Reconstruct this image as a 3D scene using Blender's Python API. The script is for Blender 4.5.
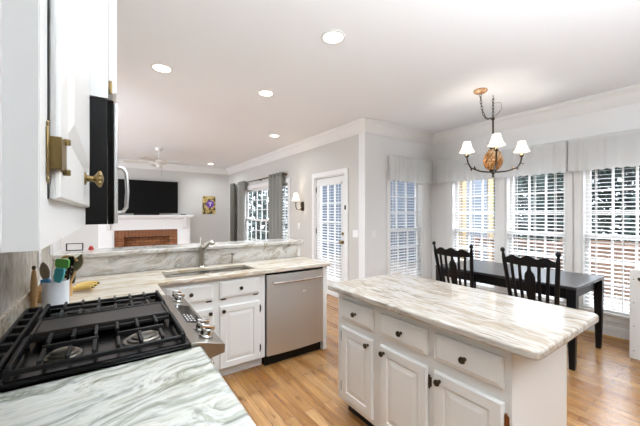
import bpy, bmesh, math, random
from mathutils import Vector, Matrix
PI = math.pi
R = math.radians
random.seed(7)
SC = bpy.context.scene
for o in list(bpy.data.objects):
    bpy.data.objects.remove(o)
COL = SC.collection

# ------------------------------------------------------------------ camera, world, exposure
cd = bpy.data.cameras.new('camera')
cam = bpy.data.objects.new('camera', cd)
COL.objects.link(cam)
cd.sensor_width = 36.0
cd.lens = 306.0 / 640.0 * 36.0
cd.clip_start = 0.02
cam.location = (0, 0, 1.43)
cam.rotation_euler = (R(90), 0, -math.atan(212 / 306))
SC.camera = cam

world = bpy.data.worlds.new('overcast_sky')
SC.world = world
world.use_nodes = True
bg = world.node_tree.nodes['Background']
bg.inputs[0].default_value = (0.82, 0.93, 1.08, 1)
bg.inputs[1].default_value = 3.2
SC.view_settings.view_transform = 'Standard'
SC.view_settings.look = 'None'
SC.view_settings.gamma = 1.0
SC.view_settings.exposure = 0.56
SC.view_settings.use_curve_mapping = False
LAMP_POWER = 9.0
LAMP_COLOR = (.87, .96, 1.06)
FILL_POWER = 168.0
CANDLE_POWER = 2.6
# added area light over the deck, strengthening daylight at the windows
sky = bpy.data.lights.new('daylight_fill', 'AREA')
sky.shape = 'RECTANGLE'
sky.size = 9.0
sky.size_y = 5.0
sky.energy = 2500.0
sky.color = (.92, .97, 1.05)
skyo = bpy.data.objects.new('daylight_fill', sky)
COL.objects.link(skyo)
skyo.location = (10.5, 1.0, 6.5)
skyo.rotation_euler = (Vector((4.8, 1.5, 1.2)) - Vector((10.5, 1.0, 6.5))).to_track_quat('-Z', 'Y').to_euler()
# added area light brightening the living room through an unseen side opening
sk2 = bpy.data.lights.new('daylight_fill', 'AREA')
sk2.shape = 'RECTANGLE'
sk2.size = 4.0
sk2.size_y = 2.5
sk2.energy = 80.0
sk2.color = (.95, .98, 1.03)
sk2o = bpy.data.objects.new('daylight_fill', sk2)
COL.objects.link(sk2o)
sk2o.location = (-5.2, 6.6, 1.6)
sk2o.rotation_euler = (R(90), 0, R(-90))

# ------------------------------------------------------------------ materials
def lin(h):
    out = []
    for i in (0, 2, 4):
        v = int(h[i:i + 2], 16) / 255
        out.append(v / 12.92 if v <= .04045 else ((v + .055) / 1.055) ** 2.4)
    return tuple(out) + (1,)

def mat(name, col, rough=.5, metal=0.0, emit=None, estr=0, spec=.5, coat=0, trans=0, aniso=0):
    m = bpy.data.materials.new(name)
    m.use_nodes = True
    b = m.node_tree.nodes['Principled BSDF']
    b.inputs['Base Color'].default_value = lin(col) if isinstance(col, str) else tuple(col) + (1,)
    b.inputs['Roughness'].default_value = rough
    b.inputs['Metallic'].default_value = metal
    b.inputs['Specular IOR Level'].default_value = spec
    b.inputs['Coat Weight'].default_value = coat
    if emit:
        b.inputs['Emission Color'].default_value = lin(emit)
        b.inputs['Emission Strength'].default_value = estr
    return m

class NG:
    """tiny node graph helper"""
    def __init__(self, m):
        self.nt = m.node_tree
        self.b = self.nt.nodes['Principled BSDF']
    def n(self, t, **kw):
        nd = self.nt.nodes.new(t)
        for k, v in kw.items():
            setattr(nd, k, v)
        return nd
    def l(self, a, b):
        self.nt.links.new(a, b)
    def coords(self):
        return self.n('ShaderNodeTexCoord').outputs['Object']
    def mapping(self, vec, scale=(1, 1, 1), rot=(0, 0, 0), loc=(0, 0, 0)):
        mp = self.n('ShaderNodeMapping')
        mp.inputs['Scale'].default_value = scale
        mp.inputs['Rotation'].default_value = rot
        mp.inputs['Location'].default_value = loc
        self.l(vec, mp.inputs['Vector'])
        return mp.outputs[0]
    def noise(self, vec, scale=5, detail=4, rough=.5, dist=0):
        t = self.n('ShaderNodeTexNoise')
        t.inputs['Scale'].default_value = scale
        t.inputs['Detail'].default_value = detail
        t.inputs['Roughness'].default_value = rough
        t.inputs['Distortion'].default_value = dist
        self.l(vec, t.inputs['Vector'])
        return t.outputs[0]
    def ramp(self, fac, stops):
        r = self.n('ShaderNodeValToRGB')
        e = r.color_ramp.elements
        while len(e) < len(stops):
            e.new(.5)
        for i, (p, c) in enumerate(stops):
            e[i].position = p
            e[i].color = lin(c) if isinstance(c, str) else (c, c, c, 1)
        self.l(fac, r.inputs[0])
        return r.outputs[0]
    def math(self, op, a, b=None, c=None):
        m = self.n('ShaderNodeMath', operation=op)
        for i, v in enumerate((a, b, c)):
            if v is None:
                continue
            if isinstance(v, (int, float)):
                m.inputs[i].default_value = v
            else:
                self.l(v, m.inputs[i])
        return m.outputs[0]
    def mix(self, fac, a, b, mode='MIX'):
        m = self.n('ShaderNodeMix', data_type='RGBA', blend_type=mode)
        for i, v in ((0, fac), (6, a), (7, b)):
            if isinstance(v, (int, float)):
                m.inputs[i].default_value = v
            elif isinstance(v, str):
                m.inputs[i].default_value = lin(v)
            else:
                self.l(v, m.inputs[i])
        return m.outputs[2]
    def bump(self, h, strength=.2, dist=.01):
        b = self.n('ShaderNodeBump')
        b.inputs['Strength'].default_value = strength
        b.inputs['Distance'].default_value = dist
        self.l(h, b.inputs['Height'])
        self.l(b.outputs[0], self.b.inputs['Normal'])
    def base(self, c):
        self.l(c, self.b.inputs['Base Color'])

def painted(name, col, rough=.5, var=.03, spec=.4):
    m = mat(name, col, rough, spec=spec)
    g = NG(m)
    n = g.noise(g.coords(), 3, 3)
    c = g.mix(g.math('MULTIPLY', n, var * 2), col, '8c8880')
    g.base(c)
    return m

def stone(name, along, stops, fine, rough=.12, rot=0.0, k=1.0, bend=1.0):
    """veined quartzite slab, veins running along the given axis"""
    m = mat(name, 'e6e1d8', rough, spec=.5)
    g = NG(m)
    v = g.coords()
    r = (0, 0, rot) if along != 'r' else (0, rot, 0)
    sc = {'x': (1.0, 8.5, 8.5), 'y': (8.5, 1.0, 8.5), 'r': (1.2, 8, 8)}[along]
    # gentle bending of the bands
    warp = g.noise(g.mapping(v, scale=(1.6, 1.6, 1.6)), 1.0, 3, .5)
    comb = g.n('ShaderNodeCombineXYZ')
    for i in range(3):
        g.l(warp, comb.inputs[i])
    ma = g.n('ShaderNodeVectorMath', operation='MULTIPLY_ADD')
    g.l(comb.outputs[0], ma.inputs[0])
    ma.inputs[1].default_value = (.28 * bend,) * 3
    g.l(g.mapping(v, rot=r), ma.inputs[2])
    v1 = g.mapping(ma.outputs[0], scale=tuple(q * k for q in sc))
    n1 = g.noise(v1, 1.0, 8, .66, .35)
    c1 = g.ramp(n1, stops)
    v2 = g.mapping(v1, scale=(1.2, 2.6, 2.6) if along != 'y' else (2.6, 1.2, 2.6), loc=(3.1, 1.7, .4))
    n2 = g.noise(v2, 1.0, 6, .6, .3)
    vein = g.ramp(n2, [(0, 0.0), (.50, 0.0), (.58, .7), (.66, 1.0), (1, 1.0)])
    n3 = g.noise(g.mapping(v1, scale=(.8, .8, .8), loc=(7, 2, 5)), 1, 3)
    c2 = g.mix(g.math('MULTIPLY', vein, g.ramp(n3, [(.40, 0.0), (.58, .65)])), c1, fine)
    g.base(c2)
    return m

M = {}
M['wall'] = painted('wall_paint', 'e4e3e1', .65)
M['wall_living'] = painted('living_wall_paint', 'cac6bf', .65)
M['wall_back'] = painted('dark_back_wall_paint', '57504a', .7)  # unseen wall's colour made dark to cut light bounced from behind
M['ceiling'] = painted('ceiling_paint', 'f3f4f5', .8, .01)
M['trim'] = painted('white_trim_paint', 'e8e6e2', .4, .02)
M['cab'] = painted('white_cabinet_paint', 'e4e3df', .32, .02)
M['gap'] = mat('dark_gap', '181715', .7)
M['void'] = mat('cabinet_inside', '3a3733', .8)
M['steel'] = mat('brushed_steel', 'd2d1cf', .4, .9)
M['steel_dark'] = mat('dark_steel', '9a948b', .36, 1.0)
M['nickel'] = mat('brushed_nickel', 'a8a297', .3, 1.0)
M['chrome'] = mat('chrome', 'd8d6d2', .12, 1.0)
M['black_gloss'] = mat('black_glass', '0b0a09', .12, spec=.25)
M['screen'] = mat('tv_screen', '0b0a09', .4, spec=.12)
M['black_plastic'] = mat('black_plastic', '0e0d0c', .4, spec=.25)
M['iron'] = mat('cast_iron', '121110', .5, spec=.35)
M['enamel'] = mat('black_enamel', '070707', .22, spec=.3)
M['griddle'] = mat('griddle_iron', '2c2722', .42, .2)
M['brass'] = mat('aged_brass', '8f7a50', .32, .85)
M['bronze'] = mat('dark_bronze', '4a4032', .35, .85)
M['copper'] = mat('copper_hinge', '8f5f38', .35, .9)
M['black_wood'] = mat('black_stained_wood', '0e0e11', .35, spec=.3)
M['table_black'] = mat('black_table_top', '25252b', .28, spec=.8)
M['white_ceramic'] = mat('white_ceramic', 'e9ecf0', .25)
M['oak'] = mat('utensil_wood', 'c49a62', .5)
M['light_wood'] = mat('pale_wood', 'b58c5c', .5)
M['taupe'] = mat('taupe_silicone', '8a7a62', .45)
M['teal'] = mat('teal_silicone', '45b3bd', .4)
M['blue'] = mat('blue_silicone', '3e8fcd', .4)
M['green'] = mat('green_silicone', '6fc05a', .4)
M['banana'] = mat('banana_skin', 'd9b765', .5)
M['banana_tip'] = mat('banana_tip', '5a4527', .7)
M['sofa_grey'] = mat('curtain_grey', '8b8a82', .85)
M['curtain_dark'] = mat('curtain_dark', '5d5a50', .85)
M['fan'] = mat('fan_white', 'd9d6cf', .5)
M['switch'] = mat('switch_plate', 'eeecea', .4)
M['red'] = mat('red_wax', 'b3322c', .5)
M['glow'] = mat('lamp_lens', 'ffffff', .5, emit='fff4e4', estr=5)
M['shade'] = mat('lit_shade', 'fbf4e6', .8, emit='fff0d8', estr=1.1)
M['candle'] = mat('cream_candle_sleeve', 'd8c49a', .5)
M['sid_tan'] = painted('tan_trim', '84704f', .7)
M['deck'] = painted('deck_boards', '6f6359', .7, .1)
M['rail'] = painted('rail_redwood', '6e5040', .65, .1)
M['bark'] = painted('bark', '6b6158', .9, .1)
M['roof'] = painted('shingles', '6c6660', .9, .1)

# sheer valance fabric
def fabric(name, col, tr):
    m = mat(name, col, .9, spec=.1)
    nt = m.node_tree
    b = nt.nodes['Principled BSDF']
    t = nt.nodes.new('ShaderNodeBsdfTranslucent')
    t.inputs[0].default_value = lin(col)
    mx = nt.nodes.new('ShaderNodeMixShader')
    mx.inputs[0].default_value = tr
    nt.links.new(b.outputs[0], mx.inputs[1])
    nt.links.new(t.outputs[0], mx.inputs[2])
    nt.links.new(mx.outputs[0], nt.nodes['Material Output'].inputs[0])
    return m
M['valance'] = fabric('white_valance_cloth', 'f8f8f7', .62)
M['blind'] = fabric('white_blind_slat', 'f4f4f4', .4)
# window glass
def glass(name):
    m = bpy.data.materials.new(name)
    m.use_nodes = True
    nt = m.node_tree
    nt.nodes.clear()
    o = nt.nodes.new('ShaderNodeOutputMaterial')
    tr = nt.nodes.new('ShaderNodeBsdfTransparent')
    gl = nt.nodes.new('ShaderNodeBsdfGlossy')
    gl.inputs['Roughness'].default_value = .02
    fr = nt.nodes.new('ShaderNodeFresnel')
    fr.inputs[0].default_value = 1.3
    mx = nt.nodes.new('ShaderNodeMixShader')
    geo = nt.nodes.new('ShaderNodeNewGeometry')
    sub = nt.nodes.new('ShaderNodeMath')
    sub.operation = 'SUBTRACT'
    sub.use_clamp = True
    nt.links.new(fr.outputs[0], sub.inputs[0])
    nt.links.new(geo.outputs['Backfacing'], sub.inputs[1])
    nt.links.new(sub.outputs[0], mx.inputs[0])
    nt.links.new(tr.outputs[0], mx.inputs[1])
    nt.links.new(gl.outputs[0], mx.inputs[2])
    nt.links.new(mx.outputs[0], o.inputs[0])
    return m
M['glass'] = glass('window_glass')

# stone slabs
M['stone_near'] = stone('quartzite_greenish', 'x',
    [(.22, '5f6353'), (.34, '8b8e7b'), (.41, 'b5b5a8'), (.47, 'cfcec5'), (.52, 'c4c5bf'), (.57, 'a3a596'), (.62, 'c0c2b7'), (.68, '8d8e7b'), (.8, '6d6e5d')], '585b4e', rot=R(-10), k=1.35, bend=1.8)
M['stone_sink'] = stone('quartzite_beige', 'x',
    [(.22, '86765f'), (.34, 'b09e85'), (.41, 'c9bca8'), (.48, 'd8d0c3'), (.53, 'cec4b3'), (.58, 'b5a386'), (.63, 'cabda9'), (.7, 'ad9a80'), (.8, '8f7e66')], '7f6d57', k=1.5)
M['stone_riser'] = stone('quartzite_riser', 'r',
    [(.22, '80766a'), (.34, 'ada294'), (.41, 'c8c1b6'), (.49, 'd9d6d0'), (.55, 'ccc5ba'), (.60, 'b0a595'), (.66, 'cbc4b9'), (.73, 'a59a8c'), (.8, '897e71')], '7a6f62', rot=R(24), k=1.35, bend=2.2)
M['stone_island'] = stone('quartzite_island', 'y',
    [(.22, '7f7161'), (.34, '9f9283'), (.41, 'b3a99c'), (.48, 'c0b9b0'), (.53, 'b5ab9d'), (.58, '9f8e7a'), (.63, 'b4aa9d'), (.7, '978877'), (.8, '807161')], '6b5c4a', k=2.1)
# oak floor
def floor_mat():
    m = mat('oak_floor', 'b98a55', .22, spec=.5)
    g = NG(m)
    v = g.coords()
    sep = g.n('ShaderNodeSeparateXYZ')
    g.l(v, sep.inputs[0])
    cmb = g.n('ShaderNodeCombineXYZ')
    g.l(sep.outputs[1], cmb.inputs[0])
    g.l(sep.outputs[0], cmb.inputs[1])
    br = g.n('ShaderNodeTexBrick')
    br.offset = .37
    br.inputs['Scale'].default_value = 1
    br.inputs['Brick Width'].default_value = 1.15
    br.inputs['Row Height'].default_value = .083
    br.inputs['Mortar Size'].default_value = .0018
    br.inputs['Mortar Smooth'].default_value = .1
    br.inputs['Color1'].default_value = (0, 0, 0, 1)
    br.inputs['Color2'].default_value = (1, 1, 1, 1)
    br.inputs['Mortar'].default_value = (.5, .5, .5, 1)
    g.l(cmb.outputs[0], br.inputs['Vector'])
    tone = g.ramp(br.outputs['Color'], [(0, 'a06c38'), (.5, 'bd8d54'), (1, 'cea26e')])
    off = g.n('ShaderNodeVectorMath', operation='MULTIPLY_ADD')
    g.l(br.outputs['Color'], off.inputs[0])
    off.inputs[1].default_value = (3, 9, 0)
    g.l(g.mapping(cmb.outputs[0], scale=(1.6, 22, 1)), off.inputs[2])
    gr = g.noise(off.outputs[0], 1.4, 6, .6, .7)
    c = g.mix(g.ramp(gr, [(.38, .0), (.66, .85)]), tone, '86542a')
    kn = g.noise(g.mapping(cmb.outputs[0], scale=(5, 16, 1)), 1, 2)
    c = g.mix(g.ramp(kn, [(.63, .0), (.74, .8)]), c, '57361d')
    c = g.mix(br.outputs['Fac'], c, '5c3d22')
    g.base(c)
    g.l(g.ramp(gr, [(.3, .2), (.7, .32)]), g.b.inputs['Roughness'])
    return m
M['floor'] = floor_mat()
# chevron tile backsplash
def chevron_mat():
    m = mat('chevron_marble_tile', 'c9c2b6', .3)
    g = NG(m)
    v = g.coords()
    sep = g.n('ShaderNodeSeparateXYZ')
    g.l(v, sep.inputs[0])
    y, z = sep.outputs[1], sep.outputs[2]
    tri = g.math('PINGPONG', y, .09)
    t = g.math('MULTIPLY_ADD', tri, 1.0, z)
    fr = g.math('FRACT', g.math('DIVIDE', t, .075))
    l1 = g.math('LESS_THAN', fr, .08)
    l2 = g.math('LESS_THAN', g.math('FRACT', g.math('DIVIDE', y, .09)), .07)
    ln = g.math('MAXIMUM', l1, l2)
    cell = g.math('FLOOR', g.math('DIVIDE', t, .075))
    wn = g.n('ShaderNodeTexWhiteNoise', noise_dimensions='2D')
    cb = g.n('ShaderNodeCombineXYZ')
    g.l(cell, cb.inputs[0])
    g.l(g.math('FLOOR', g.math('DIVIDE', y, .09)), cb.inputs[1])
    g.l(cb.outputs[0], wn.inputs[0])
    base = g.ramp(wn.outputs[0], [(0, 'b9b0a2'), (1, 'd6d0c6')])
    nn = g.noise(g.mapping(v, scale=(6, 6, 3)), 2, 5, .6, 1)
    base = g.mix(g.ramp(nn, [(.45, 0.0), (.7, .5)]), base, '9c9284')
    g.base(g.mix(g.math('MULTIPLY', ln, .85), base, '786f62'))
    return m
M['tile'] = chevron_mat()
def brick_mat():
    m = mat('red_brick', '9a5a35', .8)
    g = NG(m)
    v = g.coords()
    sep = g.n('ShaderNodeSeparateXYZ')
    g.l(v, sep.inputs[0])
    cb = g.n('ShaderNodeCombineXYZ')
    g.l(sep.outputs[0], cb.inputs[0])
    g.l(sep.outputs[2], cb.inputs[1])
    br = g.n('ShaderNodeTexBrick')
    br.inputs['Scale'].default_value = 1
    br.inputs['Brick Width'].default_value = .2
    br.inputs['Row Height'].default_value = .07
    br.inputs['Mortar Size'].default_value = .006
    br.inputs['Color1'].default_value = lin('7c4a2a')
    br.inputs['Color2'].default_value = lin('9a6238')
    br.inputs['Mortar'].default_value = lin('4f3524')
    g.l(cb.outputs[0], br.inputs['Vector'])
    g.base(br.outputs[0])
    return m
M['brick'] = brick_mat()
M['brick_dark'] = mat('brick_joint', '54331f', .9)
M['brick_a'] = painted('brick_red', '8a5632', .85, .1)
def siding_mat():
    m = mat('blue_grey_siding', '8792a3', .6)
    g = NG(m)
    sep = g.n('ShaderNodeSeparateXYZ')
    g.l(g.coords(), sep.inputs[0])
    f = g.math('FRACT', g.math('DIVIDE', sep.outputs[2], .18))
    g.base(g.mix(g.math('LESS_THAN', f, .1), '4e545e', '3b4048'))
    return m
M['siding'] = siding_mat()
def leaf_mat(name, a, b):
    m = mat(name, a, .7)
    g = NG(m)
    g.base(g.mix(g.noise(g.coords(), 1.3, 4), a, b))
    return m
M['leaf'] = leaf_mat('evergreen_leaf', '1e2a22', '3c4c42')
M['leaf2'] = leaf_mat('grey_green_leaf', '3a4840', '66746c')
M['grass'] = leaf_mat('lawn', '6e7a52', '8b8a66')
def pineapple_mat():
    m = mat('amber_pineapple_glass', 'a8733c', .22, spec=.6)
    g = NG(m)
    n = g.noise(g.coords(), 12, 2)
    g.base(g.ramp(n, [(.35, '9a6530'), (.5, 'b98247'), (.65, 'e3bf94')]))
    return m
M['pineapple'] = pineapple_mat()
M['pine_groove'] = mat('dark_amber_lead', '3a2513', .4)
def poster_mat():
    m = mat('poster_print', 'b59a4e', .5)
    g = NG(m)
    n = g.noise(g.coords(), 9, 3)
    g.base(g.ramp(n, [(.38, '2b261f'), (.45, '8f7433'), (.55, 'cdb878'), (.62, '8f7433')]))
    return m
M['poster'] = poster_mat()
M['purple'] = mat('poster_purple', '6a3f93', .5)
M['poster_white'] = mat('poster_white', 'd8cfe2', .5)

# ------------------------------------------------------------------ mesh helpers
def box(bm, x0, x1, y0, y1, z0, z1, m=None):
    vs = [bm.verts.new((x, y, z)) for z in (z0, z1) for y in (y0, y1) for x in (x0, x1)]
    if m is not None:
        for v in vs:
            v.co = m @ v.co
    for f in ((0, 2, 3, 1), (4, 5, 7, 6), (0, 1, 5, 4), (2, 6, 7, 3), (0, 4, 6, 2), (1, 3, 7, 5)):
        bm.faces.new([vs[i] for i in f])
    return vs

def lathe(bm, prof, c=(0, 0, 0), seg=24, axis='z', m=None, sx=1, sy=1, cap=True):
    rings = []
    for r, h in prof:
        ring = []
        for i in range(seg):
            a = 2 * PI * i / seg
            p = Vector((r * math.cos(a) * sx, r * math.sin(a) * sy, h))
            if axis == 'x':
                p = Vector((p.z, p.x, p.y))
            elif axis == 'y':
                p = Vector((p.x, p.z, -p.y))
            elif axis == '-x':
                p = Vector((-p.z, -p.x, p.y))
            elif axis == '-y':
                p = Vector((p.x, -p.z, p.y))
            p = p + Vector(c)
            if m is not None:
                p = m @ p
            ring.append(bm.verts.new(p))
        rings.append(ring)
    for a, b in zip(rings, rings[1:]):
        for i in range(seg):
            j = (i + 1) % seg
            bm.faces.new((a[i], a[j], b[j], b[i]))
    if cap and prof[0][0] > 1e-6:
        bm.faces.new(list(reversed(rings[0])))
    if cap and prof[-1][0] > 1e-6:
        bm.faces.new(rings[-1])

def tube(bm, pts, r, seg=10, closed=False, radii=None, flat=1.0):
    pts = [Vector(p) for p in pts]
    n = len(pts)
    rings = []
    up = None
    for i, p in enumerate(pts):
        if closed:
            d = pts[(i + 1) % n] - pts[i - 1]
        else:
            d = pts[min(i + 1, n - 1)] - pts[max(i - 1, 0)]
        d.normalize()
        if up is None:
            up = Vector((0, 0, 1)) if abs(d.z) < .9 else Vector((0, 1, 0))
        s = d.cross(up)
        if s.length < 1e-5:
            s = d.cross(Vector((1, 0, 0)))
        s.normalize()
        u = s.cross(d).normalized()
        up = u
        rr = radii[i] if radii else r
        rings.append([bm.verts.new(p + s * rr * math.cos(2 * PI * k / seg) + u * rr * flat * math.sin(2 * PI * k / seg)) for k in range(seg)])
    rng = range(n) if closed else range(n - 1)
    for i in rng:
        a, b = rings[i], rings[(i + 1) % n]
        for k in range(seg):
            j = (k + 1) % seg
            bm.faces.new((a[k], a[j], b[j], b[k]))
    if not closed:
        bm.faces.new(list(reversed(rings[0])))
        bm.faces.new(rings[-1])

def bar(bm, p, q, w, h):
    """rectangular bar from p to q (w horizontal, h vertical)"""
    p, q = Vector(p), Vector(q)
    d = (q - p).normalized()
    up = Vector((0, 0, 1)) if abs(d.z) < .95 else Vector((0, 1, 0))
    s = d.cross(up).normalized() * w / 2
    u = s.cross(d).normalized() * h / 2
    vs = [bm.verts.new(e + a * s + b * u) for e in (p, q) for a, b in ((-1, -1), (1, -1), (1, 1), (-1, 1))]
    for f in ((3, 2, 1, 0), (4, 5, 6, 7), (0, 1, 5, 4), (1, 2, 6, 5), (2, 3, 7, 6), (3, 0, 4, 7)):
        bm.faces.new([vs[i] for i in f])

def prism(bm, poly, fn, t0, t1):
    """extrude polygon (2D) between t0 and t1; fn(a,b,t) -> 3D"""
    a = [bm.verts.new(fn(x, y, t0)) for x, y in poly]
    b = [bm.verts.new(fn(x, y, t1)) for x, y in poly]
    n = len(poly)
    bm.faces.new(list(reversed(a)))
    bm.faces.new(b)
    for i in range(n):
        j = (i + 1) % n
        bm.faces.new((a[i], a[j], b[j], b[i]))

def sphere(bm, c, r, sx=1, sy=1, sz=1, u=16, v=10):
    m = Matrix.Translation(c) @ Matrix.Diagonal((r * sx, r * sy, r * sz, 1))
    bmesh.ops.create_uvsphere(bm, u_segments=u, v_segments=v, radius=1, matrix=m)

def obj(name, bm, m, parent=None, bev=0, seg=2, smooth=True, label=None, xf=None):
    bmesh.ops.recalc_face_normals(bm, faces=bm.faces)
    me = bpy.data.meshes.new(name)
    if xf is not None:
        bm.transform(xf)
    bm.to_mesh(me)
    bm.free()
    ms = m if isinstance(m, (list, tuple)) else [m]
    for k in ms:
        me.materials.append(M[k] if isinstance(k, str) else k)
    o = bpy.data.objects.new(name, me)
    COL.objects.link(o)
    if parent is not None:
        o.parent = parent
    if smooth:
        for p in me.polygons:
            p.use_smooth = True
        try:
            me.set_sharp_from_angle(angle=R(35))
        except Exception:
            pass
    if bev:
        md = o.modifiers.new('bevel', 'BEVEL')
        md.width = bev
        md.segments = seg
        md.limit_method = 'ANGLE'
        md.angle_limit = R(40)
    if label:
        o['label'] = label
    return o

def B():
    return bmesh.new()

def thing(name, label, cat, loc=(0, 0, 0), rz=0, group=None, rot=None):
    o = bpy.data.objects.new(name, None)
    COL.objects.link(o)
    o.empty_display_size = .05
    o.location = loc
    o.rotation_euler = rot if rot else (0, 0, rz)
    o['label'] = label
    o['category'] = cat
    if group:
        o['group'] = group
    return o

def tag(o, label, cat, group=None):
    o['label'] = label
    o['category'] = cat
    if group:
        o['group'] = group
    return o

def struct(o, label=None, cat=None):
    o['kind'] = 'structure'
    if label:
        o['label'] = label
        o['category'] = cat
    return o

def part(name, m, parent, *boxes, bev=0, label=None, smooth=True):
    bm = B()
    for b in boxes:
        box(bm, *b)
    return obj(name, bm, m, parent, bev, label=label, smooth=smooth)

def copy_tree(o, parent=None):
    c = o.copy()
    COL.objects.link(c)
    if parent is not None:
        c.parent = parent
    for ch in list(o.children):
        copy_tree(ch, c)
    return c

# ------------------------------------------------------------------ dimensions
XW = 4.76      # window wall
YN = 3.366     # nook back wall
XD = 3.148     # french door wall
YF = 9.60      # fireplace wall
XL = -.36      # stove wall
CE = 2.80
T = .14

# ------------------------------------------------------------------ room shell
def slab(name, m, boxes):
    bm = B()
    for b in boxes:
        box(bm, *b)
    return struct(obj(name, bm, m, smooth=False))

slab('floor', 'floor', [(XL - .02, XW + T, -3.4, YN, -.05, 0), (-3.2, XD + T, YN, YF + .1, -.05, 0)])
slab('ceiling', 'ceiling', [(XL - T, XW + T, -3.4, YN + T, CE, CE + .05), (-3.2, XD + T, YN + T, YF + .1, CE, CE + .05)])

def wall(name, m, loc, rz, length, openings, h=CE, t=T):
    """local x along wall 0..length, y outward; openings (x0,x1,z0,z1)"""
    bm = B()
    x = 0
    for (a, b, z0, z1) in sorted(openings):
        if a > x:
            box(bm, x, a, 0, t, 0, h)
        if z0 > 0:
            box(bm, a, b, 0, t, 0, z0)
        if z1 < h:
            box(bm, a, b, 0, t, z1, h)
        x = b
    if x < length:
        box(bm, x, length, 0, t, 0, h)
    o = obj(name, bm, m, smooth=False)
    o.location = loc
    o.rotation_euler = (0, 0, rz)
    return struct(o)

WZ0, WZ1 = .30, 2.03
OW = .72
W_Y = (2.62, 1.765, .895)
wall('wall_right', 'wall', (XW, YN + T, 0), R(-90), YN + T + 3.4,
     [(YN + T - y - OW / 2, YN + T - y + OW / 2, WZ0, WZ1) for y in W_Y])
NX = 4.10
NOW = .84
wall('wall_nook', 'wall', (XD, YN, 0), 0, XW - XD, [(NX - NOW / 2 - XD, NX + NOW / 2 - XD, WZ0, WZ1)])
DY0, DY1 = 3.83, 4.70       # door opening
LY0, LY1 = 5.72, 8.35       # living window opening
wall('wall_door', 'wall_living', (XD, YF, 0), R(-90), YF - YN - T,
     [(YF - DY1, YF - DY0, 0, 2.07), (YF - LY1, YF - LY0, .45, 2.08)])
wall('wall_far', 'wall_living', (-3.2, YF, 0), 0, 3.2 + XD + T, [])
wall('wall_left', 'wall', (XL, -3.4, 0), R(90), 7.1, [])
wall('wall_living_left', 'wall_living', (-3.2, YN, 0), R(90), YF - YN, [(1.0, 5.2, .3, 2.3)])
wall('wall_back', 'wall_back', (XW + T, -3.4, 0), R(180), XW + T - XL, [])

# crown mouldings: profile swept along wall lines
CROWN = [(0, 0), (0, -.165), (.012, -.165), (.02, -.15), (.028, -.15), (.05, -.115), (.085, -.06), (.115, -.035), (.115, -.02), (.13, -.015), (.13, 0)]
def crown(name, p, q, inward, m='trim', ext0=0, ext1=0, prof=CROWN, ztop=CE):
    """p->q along wall at ceiling; inward = 2D normal into room; ext: mitre lengths per metre of offset"""
    p, q = Vector((p[0], p[1])), Vector((q[0], q[1]))
    d = (q - p).normalized()
    n = Vector(inward)
    bm = B()
    A, Bv = [], []
    for (o, z) in prof:
        a = p + n * o + d * (-ext0 * o)
        b = q + n * o + d * (ext1 * o)
        A.append(bm.verts.new((a.x, a.y, ztop + z)))
        Bv.append(bm.verts.new((b.x, b.y, ztop + z)))
    k = len(prof)
    bm.faces.new(A)
    bm.faces.new(list(reversed(Bv)))
    for i in range(k):
        j = (i + 1) % k
        bm.faces.new((A[i], Bv[i], Bv[j], A[j]))
    return struct(obj(name, bm, m, smooth=False))
crown('trim_1', (XW, -3.4), (XW, YN), (-1, 0), ext1=-1)
crown('trim_2', (XD, YN), (XW, YN), (0, -1), ext0=1, ext1=-1)
crown('trim_3', (XD, YN), (XD, YF), (-1, 0), ext0=1, ext1=-1)
crown('trim_4', (-3.2, YF), (XD, YF), (0, -1), ext1=-1)
BASE = [(0, 0), (.014, 0), (.014, .1), (.008, .13), (0, .13)]
crown('baseboard_right', (XW, -3.4), (XW, YN), (-1, 0), ext1=-1, prof=BASE, ztop=0)
crown('baseboard_nook', (XD, YN), (XW, YN), (0, -1), ext0=1, ext1=-1, prof=BASE, ztop=0)
crown('baseboard_door', (XD, YN), (XD, DY0 - .09), (-1, 0), ext0=1, prof=BASE, ztop=0)
crown('baseboard_living', (XD, DY1 + .09), (XD, YF), (-1, 0), ext1=-1, prof=BASE, ztop=0)
crown('baseboard_far', (2.06, YF), (XD, YF), (0, -1), ext1=-1, prof=BASE, ztop=0)
SHOE = [(.014, 0), (.03, 0), (.028, .012), (.022, .018), (.014, .02)]
o = crown('trim_5', (XW, -3.4), (XW, YN), (-1, 0), ext1=-1, prof=SHOE, ztop=0, m='oak')

# ------------------------------------------------------------------ windows
def sash(bm, x0, x1, z0, z1, y0, y1, w=.045):
    box(bm, x0, x0 + w, y0, y1, z0, z1)
    box(bm, x1 - w, x1, y0, y1, z0, z1)
    box(bm, x0 + w, x1 - w, y0, y1, z0, z0 + w)
    box(bm, x0 + w, x1 - w, y0, y1, z1 - w, z1)

def muntins(bm, x0, x1, z0, z1, y0, y1, nc, nr, w=.022):
    for i in range(1, nc):
        x = x0 + (x1 - x0) * i / nc
        box(bm, x - w / 2, x + w / 2, y0, y1, z0, z1)
    for j in range(1, nr):
        z = z0 + (z1 - z0) * j / nr
        box(bm, x0, x1, y0 + .001, y1 - .001, z - w / 2, z + w / 2)

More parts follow.
